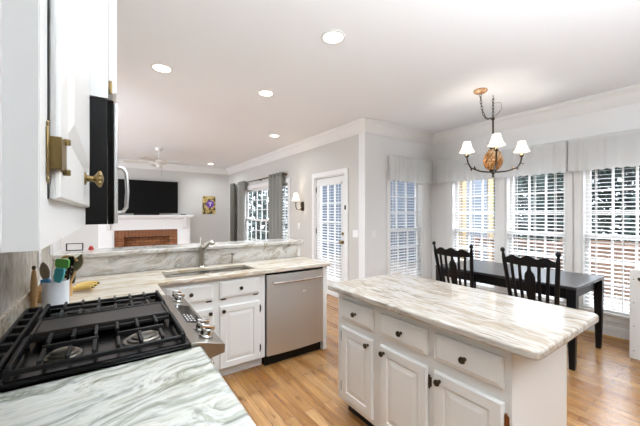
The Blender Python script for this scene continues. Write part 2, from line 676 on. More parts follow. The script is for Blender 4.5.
def window(name, loc, rz, w, label, cas_l=.085, cas_r=.085, z0=WZ0, z1=WZ1, nc=3, nr=3):
    root = thing(name, label, 'window', loc, rz)
    root['kind'] = 'structure'
    h = w / 2
    # casing on the room side, jamb, stool and apron
    part('casing', 'trim', root, (-h - cas_l, -h, -.02, 0, z0 - .02, z1 + .09), (h, h + cas_r, -.02, 0, z0 - .02, z1 + .09),
         (-h, h, -.02, 0, z1, z1 + .09), bev=.004)
    part('jamb', 'trim', root, (-h, -h + .015, -.001, T, z0, z1), (h - .015, h, -.001, T, z0, z1), (-h + .015, h - .015, 0, T, z1 - .015, z1))
    part('sill', 'trim', root, (-h - cas_l, h + cas_r, -.045, T, z0 - .045, z0 - .018), bev=.005)
    part('apron', 'trim', root, (-h - cas_l + .01, h + cas_r - .01, -.018, -.001, z0 - .12, z0 - .046), bev=.004)
    zm = (z0 + z1) / 2 - .02
    a, b = -h + .015, h - .015
    for nm, s0, s1, y0 in (('lower_sash', z0 - .018, zm + .022, .075), ('upper_sash', zm - .022, z1 - .015, .107)):
        bm = B()
        sash(bm, a, b, s0, s1, y0, y0 + .03)
        s = obj(nm, bm, 'trim', root)
        bm = B()
        muntins(bm, a + .045, b - .045, s0 + .045, s1 - .045, y0 + .006, y0 + .022, nc, nr)
        obj('muntin_grid', bm, 'trim', s)
        bm = B()
        box(bm, a + .04, b - .04, y0 + .012, y0 + .015, s0 + .04, s1 - .04)
        obj('pane', bm, 'glass', s)
    return root

def blind(label, loc, rz, w, z0, z1, group=None, tilt=7, pitch=.047, depth=.05, y=.036):
    root = thing('window_blind', label, 'blind', loc, rz, group)
    h = w / 2
    part('headrail', 'trim', root, (-h, h, y - .025, y + .025, z1 - .04, z1), bev=.003)
    bm = B()
    z = z0 + .045
    while z < z1 - .06:
        m = Matrix.Translation((0, y, z)) @ Matrix.Rotation(R(tilt), 4, 'X')
        box(bm, -h, h, -depth / 2, depth / 2, -.0014, .0014, m)
        z += pitch
    obj('slats', bm, 'blind', root, smooth=False)
    part('bottom_rail', 'trim', root, (-h, h, y - .024, y + .024, z0 + .002, z0 + .02), bev=.003)
    bm = B()
    for x in (-h * .68, 0, h * .68):
        for yy in (y - .027, y + .027):
            box(bm, x - .004, x + .004, yy - .0006, yy + .0006, z0 + .02, z1 - .04)
    obj('ladder_tape', bm, 'trim', root, smooth=False)
    bm = B()
    tube(bm, [(-h + .05, y - .035, z1 - .05), (-h + .05, y - .036, z1 - .6)], .003, 6)
    obj('tilt_wand', bm, 'trim', root)
    return root

wl = ['nook window nearest the corner, showing blue-grey siding outside', 'middle window of the three on the nook side wall', 'nook window nearest the white cabinet end at right']
for i, yy in enumerate(W_Y):
    window('window_%d' % (i + 1), (XW, yy, 0), R(-90), OW, wl[i], .0675, .0675)
bl = ['white slatted blind in the side window nearest the nook corner', 'white slatted blind in the middle side window, behind the right chair',
      'white slatted blind in the rightmost window, above the bare floor']
for i, yy in enumerate(W_Y):
    blind(bl[i], (XW, yy, 0), R(-90), OW - .04, WZ0 - .015, WZ1 - .017, 'white slatted window blinds')
window('window_4', (NX, YN, 0), 0, NOW, 'single window on the nook back wall beside the light switch', .08, .08)
blind('white slatted blind in the back wall window beside the light switch', (NX, YN, 0), 0, NOW - .04, WZ0 - .015, WZ1 - .017, 'white slatted window blinds')
# living room window
lc = (LY0 + LY1) / 2
window('window_5', (XD, lc, 0), R(-90), LY1 - LY0, 'wide living room window between the grey curtains', .09, .09, .45, 2.08, nc=8, nr=3)
blind('narrow slatted blind over the right end of the living room window', (XD, LY0 + .32, 0), R(-90), .5, .437, 2.06, 'white slatted window blinds', tilt=25, pitch=.06)

# valances
def valance(label, loc, rz, w, z0, z1, n, ret=.085, amp=1.0, group='white gathered valances'):
    root = thing('window_valance', label, 'valance', loc, rz, group)
    h = w / 2
    rnd = random.Random(int(w * 1000))
    pts = []
    pts.append((-h, -.022))
    pts.append((-h, -ret + .02))
    N = n * 8
    ph = [rnd.uniform(0, 6.28) for _ in range(4)]
    for i in range(N + 1):
        u = i / N
        x = -h + .004 + (w - .008) * u
        d = .004 * math.sin(u * n * 2 * PI + 2.6 * math.sin(u * 9 + ph[0])) + .003 * math.sin(u * n * 3.3 * PI + ph[1]) + .004 * math.sin(u * n * .9 * PI + ph[3])
        pts.append((x, -ret - d * amp))
    pts.append((h, -ret + .02))
    pts.append((h, -.022))
    bm = B()
    zs = [z0, z0 + .03, z0 + .035, z0 + .2, z1 - .05, z1]
    rows = []
    for k, z in enumerate(zs):
        row = []
        fl = (1.35, 1.3, 1.2, 1.0, .65, .55)[k]
        for i, (x, y) in enumerate(pts):
            yy = -ret + (y + ret) * fl if 1 < i < len(pts) - 2 else y
            zz = z + (.006 * math.sin(i * .9 + ph[2]) if k < 3 else 0)
            row.append(bm.verts.new((x, yy, zz)))
        rows.append(row)
    for a, b in zip(rows, rows[1:]):
        for i in range(len(pts) - 1):
            bm.faces.new((a[i], a[i + 1], b[i + 1], b[i]))
    o = obj('gathered_cloth', bm, 'valance', root)
    md = o.modifiers.new('thick', 'SOLIDIFY')
    md.thickness = .002
    part('mounting_board', 'trim', root, (-h + .006, h - .006, -ret + .03, -.022, z1 - .022, z1 - .004))
    return root
valance('long white gathered valance across the two side windows by the corner', (XW, (3.29 + 1.385) / 2, 0), R(-90), 3.29 - 1.385, 1.935, 2.335, 19)
valance('white gathered valance at far right above the rightmost window', (XW, (1.365 + .2) / 2, 0), R(-90), 1.165, 1.935, 2.335, 12)
valance('white gathered valance on the back wall beside the light switch', (NX + .035, YN, 0), 0, 1.035, 1.935, 2.335, 8, amp=2.4)

# ------------------------------------------------------------------ french door
dw = DY1 - DY0
dr = thing('door_1', 'white glazed door with slatted blind, beside the wall sconce', 'door', (XD, (DY0 + DY1) / 2, 0), R(-90))
dr['kind'] = 'structure'
h = dw / 2
part('casing', 'trim', dr, (-h - .085, -h, -.02, 0, 0, 2.155), (h, h + .085, -.02, 0, 0, 2.155), (-h, h, -.02, 0, 2.07, 2.155), bev=.004)
part('jamb', 'trim', dr, (-h, -h + .018, 0, T, 0, 2.07), (h - .018, h, 0, T, 0, 2.07), (-h + .018, h - .018, 0, T, 2.052, 2.07))
a, b = -h + .021, h - .021
bm = B()
box(bm, a, a + .115, .02, .06, .01, 2.047)
box(bm, b - .115, b, .02, .06, .01, 2.047)
box(bm, a + .115, b - .115, .02, .06, 1.93, 2.047)
box(bm, a + .115, b - .115, .02, .06, .01, .27)
slabd = obj('door_panel', bm, 'trim', dr, .003)
bm = B()
muntins(bm, a + .115, b - .115, .27, 1.93, .036, .056, 3, 5, .02)
obj('muntin_grid', bm, 'trim', slabd)
bm = B()
box(bm, a + .11, b - .11, .044, .047, .26, 1.94)
obj('pane', bm, 'glass', slabd)
bm = B()
lathe(bm, [(.03, 0), (.03, .006), (.012, .01), (.012, .03), (.027, .04), (.03, .055), (.022, .068), (0, .07)], (b - .06, .019, .95), 16, '-y')
lathe(bm, [(.026, 0), (.026, .012), (0, .014)], (b - .06, .019, 1.09), 16, '-y')
obj('door_knob', bm, 'brass', slabd, label='brass door knob and deadbolt')
for z in (.25, 1.1, 1.85):
    part('hinge', 'bronze', slabd, (a - .012, a + .004, .004, .018, z - .05, z + .05))
part('threshold_gap', 'gap', dr, (a, b, .02, .05, 2.047, 2.0518))
bl_d = blind('white slatted blind hung on the glazed door beside the sconce', (XD, (DY0 + DY1) / 2, 0), R(-90), dw - .19, .3, 1.95, 'white slatted window blinds', tilt=8, y=-.009, depth=.046)
o = part('door_sensor', 'black_plastic', None, (-.012, .012, -.02, -.002, -.035, .035), bev=.008)
o.location = (XD - .02, DY0 - .035, 1.52)
o.rotation_euler = (0, 0, R(-90))
tag(o, 'small black oval sensor on the glazed door casing', 'sensor')

def switch_plate(label, loc, rz, w, n):
    root = thing('light_switch', label, 'switch', loc, rz, 'white switch plates')
    part('plate', 'switch', root, (-w / 2, w / 2, -.007, -.0005, -.058, .058), bev=.003)
    for i in range(n):
        x = (i - (n - 1) / 2) * .046
        part('rocker', 'switch', root, (x - .016, x + .016, -.0105, -.0072, -.033, .033), bev=.002)
    return root
switch_plate('white double switch plate on the wall right of the glazed door', (XD, 3.575, 1.11), R(-90), .125, 2)
switch_plate('white single switch plate left of the nook back window', (XD + .17, YN, 1.11), 0, .085, 1)
switch_plate('white switch plate on the wall just below the sconce', (XD, 5.28, 1.17), R(-90), .075, 1)

# ------------------------------------------------------------------ cabinet door helper (raised panel)
def panel_front(bm, w, hgt, th, raised=True, rail=.055, proud=-.0008, e=.008):
    """front in local x (0..w), z (0..hgt); outer face toward -y at y=-th"""
    box(bm, 0, w, -th * .55, 0, 0, hgt)
    # bevelled frame
    def ring(x0, x1, z0, z1, y):
        return [bm.verts.new(p) for p in ((x0, y, z0), (x1, y, z0), (x1, y, z1), (x0, y, z1))]
    loops = [ring(0, w, 0, hgt, -th * .55), ring(e, w - e, e, hgt - e, -th)]
    if raised:
        r = rail
        loops += [ring(r, w - r, r, hgt - r, -th), ring(r + .006, w - r - .006, r + .006, hgt - r - .006, -th + .3 * th),
                  ring(r + .012, w - r - .012, r + .012, hgt - r - .012, -th + .3 * th),
                  ring(r + .04, w - r - .04, r + .04, hgt - r - .04, -th - proud)]
    else:
        loops = [ring(0, w, 0, hgt, -th * .55), ring(.004, w - .004, .004, hgt - .004, -th * .72), ring(.022, w - .022, .022, hgt - .022, -th)]
    for p, q in zip(loops, loops[1:]):
        for i in range(4):
            j = (i + 1) % 4
            bm.faces.new((p[i], p[j], q[j], q[i]))
    bm.faces.new(loops[-1])

def knob(parent, x, y, z, m='bronze', s=1.0, label=None, name='knob'):
    bm = B()
    lathe(bm, [(.009 * s, 0), (.009 * s, .003), (.006 * s, .006), (.006 * s, .014), (.013 * s, .019), (.0165 * s, .024), (.0145 * s, .03), (.007 * s, .032), (0, .033)], (x, y, z), 18, '-y')
    return obj(name, bm, m, parent, label=label)

def hinge(parent, x, y, z, m='bronze', hgt=.055, label=None):
    bm = B()
    tube(bm, [(x, y - .006, z - hgt / 2), (x, y - .006, z + hgt / 2)], .005, 8)
    box(bm, x - .011, x + .011, y - .0045, y - .0005, z - hgt / 2 + .004, z + hgt / 2 - .004)
    for s in (-1, 1):
        sphere(bm, (x, y - .006, z + s * (hgt / 2 + .003)), .0055, u=8, v=6)
    return obj('hinge', bm, m, parent, label=label)

def front(parent, name, x0, x1, z0, z1, y=0, raised=True, th=.02, rail=.055, proud=-.0008, e=.008):
    bm = B()
    panel_front(bm, x1 - x0, z1 - z0, th, raised, rail, proud, e)
    bm.transform(Matrix.Translation((x0, y, z0)))
    return obj(name, bm, 'cab', parent, .0015, smooth=False)

# ------------------------------------------------------------------ island (face plane X=1.37, local x = along -Y)
IY0, IY1 = .59, 1.745
isl = thing('island_cabinet', 'white island base cabinet with three drawers over three raised-panel doors', 'cabinet', (1.37, IY1, 0), R(-90))
IL = IY1 - IY0
# local x: 0 at far end (Y=IY1) to IL near ; local y: + = +X (into body)
part('body', 'cab', isl, (0, IL, 0, .62, .1, .874), bev=.002)
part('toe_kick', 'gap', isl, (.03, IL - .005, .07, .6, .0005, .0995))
part('end_panel', 'cab', isl, (IL, IL + .004, -.0005, .6205, .0005, .8735))
def iy(y):
    return IY1 - y
for k, (ya, yb) in enumerate(((1.692, 1.383), (1.318, .985), (.945, .614))):
    d = front(isl, 'drawer', iy(ya), iy(yb), .69, .825, raised=False)
    knob(d, (iy(ya) + iy(yb)) / 2, -.02, .757)
    ds = front(isl, 'door', iy(ya), iy(yb), .135, .635)
    if k == 0:
        knob(ds, iy(yb) - .035, -.02, .595)
        hinge(ds, iy(ya) - .007, 0, .56); hinge(ds, iy(ya) - .007, 0, .21)
    else:
        knob(ds, iy(ya) + .035, -.02, .595)
        hm = 'bronze' if k == 1 else 'copper'
        hinge(ds, iy(yb) + .007, 0, .56, hm, label='copper hinge' if k == 2 else None); hinge(ds, iy(yb) + .007, 0, .21, hm)

def rounded_poly(x0, x1, y0, y1, r, n=6):
    pts = []
    for cx, cy, a0 in ((x1 - r, y1 - r, 0), (x0 + r, y1 - r, 90), (x0 + r, y0 + r, 180), (x1 - r, y0 + r, 270)):
        for i in range(n + 1):
            a = R(a0 + 90 * i / n)
            pts.append((cx + r * math.cos(a), cy + r * math.sin(a)))
    return pts
bm = B()
prism(bm, rounded_poly(1.305, 2.075, .468, 1.815, .045), lambda a, b, t: (a, b, t), .875, .914)
tag(obj('island_worktop', bm, 'stone_island', bev=.01, seg=3), 'veined beige and white stone worktop on the island', 'countertop')

# ------------------------------------------------------------------ sink peninsula
PF = 2.615
sc = thing('sink_cabinet', 'white sink base cabinet with two drawer fronts over two doors', 'cabinet', (.30, PF, 0))
# local x = world X-.30
SX = lambda x: x - .30
part('body', 'cab', sc, (SX(.30), SX(1.192), 0, .45, .1, .66), (SX(.30), SX(1.192), 0, .03, .66, .874))
part('toe_kick', 'cab', sc, (SX(.30), SX(1.19), .075, .44, .0005, .0995))
for k, (xa, xb) in enumerate(((.365, .722), (.772, 1.135))):
    d = front(sc, 'drawer', SX(xa), SX(xb), .703, .850, raised=False)
    knob(d, SX((xa + xb) / 2), -.02, .778)
    for hx in (xa + .035, xb - .035):
        part('hinge', 'black_plastic', d, (SX(hx) - .022, SX(hx) + .022, -.008, -.0005, .690, .699))
    ds = front(sc, 'door', SX(xa), SX(xb), .105, .640)
    if k == 0:
        knob(ds, SX(xb) - .03, -.02, .6)
        hx = SX(xa) - .007
    else:
        knob(ds, SX(xa) + .03, -.02, .6)
        hx = SX(xb) + .007
    hinge(ds, hx, 0, .56); hinge(ds, hx, 0, .2)

dwr = thing('dishwasher', 'brushed stainless dishwasher with curved bar handle beside the sink cabinet', 'dishwasher', (1.2, PF, 0))
W = .642
bm = B()
prof = []
n = 12
poly = [(0.004, .02)] + [(.004 + (W - .008) * i / n, -.022 - .016 * math.sin(PI * i / n)) for i in range(n + 1)] + [(W - .004, .02)]
prism(bm, poly, lambda a, b, t: (a, b, t), .105, .852)
obj('door_panel', bm, 'steel', dwr, .004)
part('tub', 'void', dwr, (.006, W - .006, .022, .45, .1, .868))
part('control_strip', 'black_plastic', dwr, (.004, W - .004, -.012, .02, .8535, .8715))
part('toe_kick', 'black_plastic', dwr, (.004, W - .004, .03, .09, .0005, .104))
bm = B()
pts = [(.05 + (W - .1) * i / 16, -.07 - .022 * math.sin(PI * i / 16), .785) for i in range(17)]
tube(bm, pts, .0125, 10)
for x in (.06, W - .06):
    tube(bm, [(x, -.07, .785), (x, -.02, .785)], .009, 8)
obj('handle', bm, 'chrome', dwr)
part('badge', 'switch', dwr, (W * .62 - .018, W * .62 + .018, -.0397, -.037, .655, .669))
ep = part('end_panel', 'cab', None, (1.846, 1.895, PF - .005, 3.1, .0005, .874), bev=.002)
tag(ep, 'narrow white end panel right of the dishwasher', 'cabinet panel')

# L-shaped counter: far part of the stove run + sink run, with a sink cut-out
SK = (.385, 1.14, 2.69, 3.01)      # sink x0 x1 y0 y1
YB = 3.128
def grid_slab(bm, xs, ys, inside, z0, z1):
    vt, vb = {}, {}
    def gv(d, i, j, z):
        if (i, j) not in d:
            d[(i, j)] = bm.verts.new((xs[i], ys[j], z))
        return d[(i, j)]
    nx, ny = len(xs) - 1, len(ys) - 1
    def ins(i, j):
        return 0 <= i < nx and 0 <= j < ny and inside((xs[i] + xs[i + 1]) / 2, (ys[j] + ys[j + 1]) / 2)
    for i in range(nx):
        for j in range(ny):
            if not ins(i, j):
                continue
            q = [(i, j), (i + 1, j), (i + 1, j + 1), (i, j + 1)]
            bm.faces.new([gv(vt, a, b, z1) for a, b in q])
            bm.faces.new([gv(vb, a, b, z0) for a, b in reversed(q)])
            for (di, dj, e) in ((0, -1, (q[0], q[1])), (1, 0, (q[1], q[2])), (0, 1, (q[2], q[3])), (-1, 0, (q[3], q[0]))):
                if not ins(i + di, j + dj):
                    (a, b), (c, d) = e
                    bm.faces.new((gv(vt, a, b, z1), gv(vb, a, b, z0), gv(vb, c, d, z0), gv(vt, c, d, z1)))
bm = B()
def ins(x, y):
    if SK[0] < x < SK[1] and SK[2] < y < SK[3]:
        return False
    if y < 2.57 and x > .30:
        return False
    return True
grid_slab(bm, [XL + .003, .30, SK[0], SK[1], 1.915], [2.108, 2.57, SK[2], SK[3], YB], ins, .875, .914)
tag(obj('sink_worktop', bm, 'stone_sink', bev=.009, seg=3), 'veined beige stone worktop running around the corner to the sink', 'countertop')

# sink
sk = thing('sink', 'undermount double-bowl stainless sink in the stone worktop', 'sink', (0, 0, 0))
def bowl(x0, x1, y0, y1, zt, d):
    bm = B()
    rings = []
    for k, (ins_, z, r) in enumerate(((-.012, zt, .05), (0, zt, .05), (.004, zt - .02, .05), (.012, zt - d + .03, .05), (.035, zt - d, .04))):
        rings.append([bm.verts.new((a, b, z)) for a, b in rounded_poly(x0 + ins_, x1 - ins_, y0 + ins_, y1 - ins_, r)])
    for p, q in zip(rings, rings[1:]):
        for i in range(len(p)):
            j = (i + 1) % len(p)
            bm.faces.new((p[i], p[j], q[j], q[i]))
    bm.faces.new(rings[-1])
    o = obj('bowl', bm, 'nickel', sk)
    bm = B()
    lathe(bm, [(.045, 0), (.045, .003), (.03, .004), (0, .004)], ((x0 + x1) / 2, (y0 + y1) / 2, zt - d + .0005), 18)
    obj('drain', bm, 'chrome', o)
bowl(SK[0] + .014, .735, SK[2] + .014, SK[3] - .014, .874, .18)
bowl(.77, SK[1] - .014, SK[2] + .014, SK[3] - .014, .874, .18)

# faucet
fa = thing('faucet', 'brushed nickel single-lever faucet behind the sink', 'faucet', (.742, 3.062, .9145))
bm = B()
lathe(bm, [(.034, 0), (.034, .006), (.027, .012), (.025, .03), (.0235, .15), (.025, .17), (.025, .195), (.018, .212), (0, .216)], seg=20)
obj('body', bm, 'nickel', fa)
bm = B()
tube(bm, [(.005, -.005, .15), (.03, -.04, .195), (.048, -.075, .235), (.06, -.105, .243), (.068, -.125, .222)], .017, 12, radii=[.015, .016, .018, .02, .019])
obj('spout', bm, 'nickel', fa)
bm = B()
tube(bm, [(0, 0, .205), (-.002, .004, .24), (-.004, .01, .285)], .009, 8, radii=[.014, .010, .008])
obj('lever', bm, 'nickel', fa)
sd = thing('soap_dispenser', 'small pump dispenser right of the faucet behind the sink', 'soap dispenser', (1.04, 3.07, .9145))
bm = B()
lathe(bm, [(.02, 0), (.02, .005), (.012, .01), (.011, .05), (.007, .055), (.007, .09), (.012, .093), (.012, .108), (0, .11)], seg=16)
obj('pump', bm, 'nickel', sd)
bm = B()
tube(bm, [(0, 0, .1), (.0, -.03, .102), (0, -.06, .09)], .005, 8)
obj('spout', bm, 'nickel', sd)

# knee wall and raised ledge
kw = slab('wall_peninsula', 'trim', [(XL + .0, 1.885, YB + .024, YB + .14, 0, 1.066), (1.848, 1.885, YB + .001, YB + .0235, .9145, 1.066)])
rs = part('stone_riser', 'stone_riser', None, (XL + .003, 1.846, YB + .002, YB + .022, .9145, 1.066))
tag(rs, 'veined stone riser standing behind the sink under the ledge', 'backsplash')
bm = B()
prism(bm, rounded_poly(-.9, 1.925, YB - .03, YB + .33, .03), lambda a, b, t: (a, b, t), 1.068, 1.107)
tag(obj('breakfast_ledge', bm, 'stone_riser', bev=.009, seg=3), 'long raised stone ledge above the sink riser', 'countertop')

# ------------------------------------------------------------------ stove run
tag(part('near_worktop', 'stone_near', None, (XL + .003, .30, .16, 1.247, .875, .914), bev=.009),
    'grey-green veined stone worktop in the foreground beside the range', 'countertop')
bc = thing('base_cabinet', 'white base cabinet under the foreground worktop', 'cabinet', (.27, .18, 0), R(90))
part('body', 'cab', bc, (0, 1.06, 0, .6, .1, .874))
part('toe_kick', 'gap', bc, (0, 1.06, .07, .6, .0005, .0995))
for a in (.02, .55):
    front(bc, 'drawer', a, a + .49, .70, .85, raised=False)
    front(bc, 'door', a, a + .49, .12, .66)
bc2 = thing('corner_cabinet', 'white corner base cabinet between range and sink', 'cabinet', (.27, 2.115, 0), R(90))
part('body', 'cab', bc2, (0, .45, 0, .6, .1, .874))
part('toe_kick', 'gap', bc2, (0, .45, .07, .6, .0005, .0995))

struct(part('trim_6', 'tile', None, (XL + .0005, XL + .01, -.1, 3.12, 1.018, 1.388)), 'chevron stone tile backsplash on the stove wall', 'backsplash')
struct(part('trim_7', 'stone_sink', None, (XL + .0005, XL + .022, -.1, 2.28, .9145, 1.0165), bev=.003), 'low stone strip behind the range', 'backsplash')
def outlet(label, y, z):
    root = thing('outlet', label, 'outlet', (XL + .0105, y, z), R(90), 'white outlet plates')
    part('plate', 'switch', root, (-.036, .036, -.007, 0, -.058, .058), bev=.003)
    for s in (-1, 1):
        part('socket', 'switch', root, (-.015, .015, -.009, -.0072, s * .022 - .013, s * .022 + .013), bev=.002)
outlet('white outlet plate on the backsplash just above the utensil crock', 2.53, 1.15)
outlet('white outlet plate on the backsplash nearest the stone ledge', 2.98, 1.18)

# gas range
RY0, RY1 = 1.252, 2.103
rg = thing('gas_range', 'black and stainless slide-in gas range with chrome knobs', 'stove', (0, 0, 0))
part('body', 'steel_dark', rg, (XL + .03, .31, RY0 + .004, RY1 - .004, .02, .905))
part('oven_door', 'steel', rg, (.312, .35, RY0 + .01, RY1 - .01, .2, .84), bev=.006)
part('drawer', 'steel', rg, (.312, .345, RY0 + .01, RY1 - .01, .05, .19), bev=.006)
bm = B()
tube(bm, [(.378, RY0 + .14, .76), (.378, RY1 - .14, .76)], .012, 10)
for y in (RY0 + .16, RY1 - .16):
    tube(bm, [(.378, y, .76), (.349, y, .76)], .008, 8)
obj('handle', bm, 'chrome', rg)
# cooktop tray with raised rim
bm = B()
box(bm, -.27, .262, RY0, RY1, .9145, .919)
for b_ in ((-.27, .262, RY0, RY0 + .02, .919, .931), (-.27, .262, RY1 - .016, RY1, .919, .931), (.247, .262, RY0 + .02, RY1 - .016, .919, .931), (-.27, -.255, RY0 + .02, RY1 - .016, .919, .931)):
    box(bm, *b_)
obj('cooktop', bm, 'enamel', rg, .003)
# rear vent
bm = B()
for x in (-.332, -.281):
    box(bm, x - .006, x + .006, RY0, RY1 + .0, .9147, .952)
for i in range(9):
    y = RY0 + .005 + (RY1 - RY0 - .01) * i / 8
    box(bm, -.326, -.287, y - .012, y + .012, .93, .951)
obj('rear_vent', bm, 'iron', rg, .003)
part('vent_floor', 'enamel', rg, (-.326, -.287, RY0 + .002, RY1 - .002, .9147, .917))
# burners
for (x, y, r) in ((-.13, 1.42, .045), (.12, 1.42, .06), (-.13, 1.95, .05), (.12, 1.95, .042), (0, 1.69, .05)):
    bm = B()
    lathe(bm, [(r * 1.25, 0), (r * 1.2, .006), (r, .008), (r, .014), (r * .75, .016), (r * .72, .022), (0, .023)], (x, y, .9192), 24)
    o = obj('burner', bm, ['steel_dark'] if y < 1.5 else ['iron'], rg)
# grates
def grate(y0, y1, nb):
    bm = B()
    zt, w = .966, .013
    x0, x1 = -.25, .242
    zc = zt - .009
    for y in (y0, y1):
        bar(bm, (x0, y, zc - .012), (x1, y, zc - .012), w, .016)
    for x in (x0, x1):
        bar(bm, (x, y0, zc), (x, y1, zc), w, .018)
    ym = (y0 + y1) / 2
    bar(bm, (x0 + .06, ym, zc), (-.03, ym, zc), w, .016)
    bar(bm, (.03, ym, zc), (x1 - .05, ym, zc), w, .016)
    for i in range(1, nb):
        x = x0 + (x1 - x0) * i / nb
        L = (y1 - y0)
        for (a, b_) in (((y0, y0 + L * .40), (y1 - L * .40, y1)) if i % 2 else ((y0, y0 + L * .33), (y1 - L * .33, y1))):
            bar(bm, (x, a, zc), (x, b_, zc), w * .9, .018)
    for x in (x0, x1):
        for y in (y0, y1):
            box(bm, x - .008, x + .008, y - .008, y + .008, .9195, zc + .004)
    return obj('grate', bm, 'iron', rg, .003)
grate(RY0 + .04, 1.575, 7)
grate(1.80, RY1 - .026, 7)
bm = B()
box(bm, -.235, .225, 1.595, 1.782, .952, .962)
for b_ in ((-.245, -.235, 1.587, 1.79, .946, .968), (.225, .235, 1.587, 1.79, .946, .968), (-.235, .225, 1.587, 1.595, .946, .968), (-.235, .225, 1.782, 1.79, .946, .968)):
    box(bm, *b_)
for x in (-.2, .2):
    for y in (1.61, 1.77):
        box(bm, x - .01, x + .01, y - .01, y + .01, .9195, .9515)
obj('griddle', bm, 'griddle', rg, .003)
# control panel: sloped top, short front face
bm = B()
prism(bm, [(.264, .905), (.264, .926), (.285, .926), (.392, .896), (.396, .89), (.394, .858), (.315, .845), (.311, .905)], lambda a, b, t: (a, t, b), RY0 + .002, RY1 - .002)
obj('control_panel', bm, 'steel_dark', rg, .002)
sl = math.atan2(.03, .107)
CP = Matrix.Translation((.338, 0, .9112)) @ Matrix.Rotation(sl, 4, 'Y')
for y in (RY0 + .08, RY0 + .165, RY1 - .15, RY1 - .07):
    m = CP @ Matrix.Translation((0, y, 0))
    bm = B()
    lathe(bm, [(.03, .0005), (.03, .006), (.026, .009), (.025, .03), (.023, .034), (0, .035)], (0, 0, 0), 24, m=m)
    box(bm, -.027, .027, -.0075, .0075, .030, .046, m)
    obj('knob', bm, 'chrome', rg, .002)
bm = B()
box(bm, -.038, .038, RY0 + .27, RY0 + .6, .0004, .0016, CP)
dsp = obj('display', bm, 'black_gloss', rg)
bm = B()
for i in range(3):
    for j in range(4):
        box(bm, -.03 + i * .016, -.022 + i * .016, RY0 + .30 + j * .03, RY0 + .312 + j * .03, .0018, .0021, CP)
obj('buttons', bm, 'switch', dsp)

# upper cabinets and microwave
uc = thing('upper_cabinet', 'white upper cabinet at left with brass hinge and ornate knob', 'cabinet', (-.06, .44, 0), R(90))
# local x = +Y, local y = -X (into the wall)
CT = CE - .002
part('body', 'cab', uc, (0, .805, 0, .297, 1.39, CT))
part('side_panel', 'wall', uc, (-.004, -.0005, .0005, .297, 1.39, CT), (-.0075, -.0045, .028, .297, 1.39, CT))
ud = front(uc, 'door', .058, .79, 1.447, 2.70, y=-.0008, th=.0105, rail=.085, proud=.005, e=.003)
part('gap_shadow', 'gap', uc, (.048, .0575, -.0006, -.0002, 1.447, 2.70))
bm = B()
box(bm, .036, .0465, -.0028, -.0006, 1.474, 1.532)
for z in (1.470, 1.536):
    lathe(bm, [(.004, .0006), (.004, .003)], (.041, 0, z), 10, '-y')
box(bm, .0465, .1, -.0138, -.0116, 1.483, 1.523)
box(bm, .0465, .049, -.0138, -.0006, 1.483, 1.523)
for z in (1.483, 1.523):
    tube(bm, [(.082, -.0155, z - .004), (.082, -.0155, z + .004)], .0042, 10)
obj('hinge', bm, 'brass', ud, .001, label='brass hinge')
bm = B()
lathe(bm, [(.016, 0), (.016, .003), (.008, .006), (.007, .018), (.011, .022), (.017, .026), (.019, .031), (.015, .036), (.006, .039), (0, .04)], (.53, -.0115, 1.517), 20, '-y')
for i in range(10):
    a = i * 2 * PI / 10
    sphere(bm, (.53 + .017 * math.cos(a), -.0425, 1.517 + .017 * math.sin(a)), .0048, u=8, v=6)
obj('knob', bm, 'brass', ud, label='ornate brass and crystal knob')

rf = thing('blocker', 'added unseen steel refrigerator standing in the corner behind the camera', 'blocker', (.3, -1.15, 0), R(90))  # unseen fridge-shaped block added to shade the upper cabinet's side panel
part('body', 'steel_dark', rf, (0, .85, 0, .65, .0005, CT))
part('door', 'steel_dark', rf, (.01, .84, -.04, -.001, .1, 2.2), bev=.006)
bm = B()
tube(bm, [(.1, -.041, .9), (.1, -.085, .93), (.1, -.085, 1.57), (.1, -.041, 1.6)], .012, 10)
obj('handle', bm, 'steel', rf)

oc = thing('over_range_cabinet', 'white cabinet above the microwave', 'cabinet', (.0, 1.252, 0), R(90))
part('body', 'cab', oc, (0, .845, 0, .357, 1.816, CT))
for a in (.02, .43):
    d = front(oc, 'door', a, a + .4, 1.84, 2.70, y=-.001, th=.024)
    hinge(d, a - .008 if a < .1 else a + .408, -.001, 1.858, 'brass', hgt=.03, label='brass hinge')

mw = thing('microwave', 'black over-range microwave with stainless edge and curved handle', 'microwave', (.0, 1.256, 0), R(90))
part('body', 'black_plastic', mw, (0, .835, .002, .35, 1.392, 1.812), bev=.002)
part('door', 'black_gloss', mw, (0, .835, -.016, .001, 1.392, 1.812), bev=.002)
part('door_frame', 'steel', mw, (0, .835, -.028, -.0165, 1.394, 1.806), bev=.003)
part('window', 'black_gloss', mw, (.06, .6, -.030, -.0285, 1.45, 1.76))
bm = B()
tube(bm, [(.66, -.029, 1.43), (.66, -.065, 1.435), (.66, -.08, 1.46), (.66, -.084, 1.545), (.66, -.08, 1.64), (.66, -.065, 1.665), (.66, -.029, 1.67)], .01, 10)
obj('handle', bm, 'steel', mw)

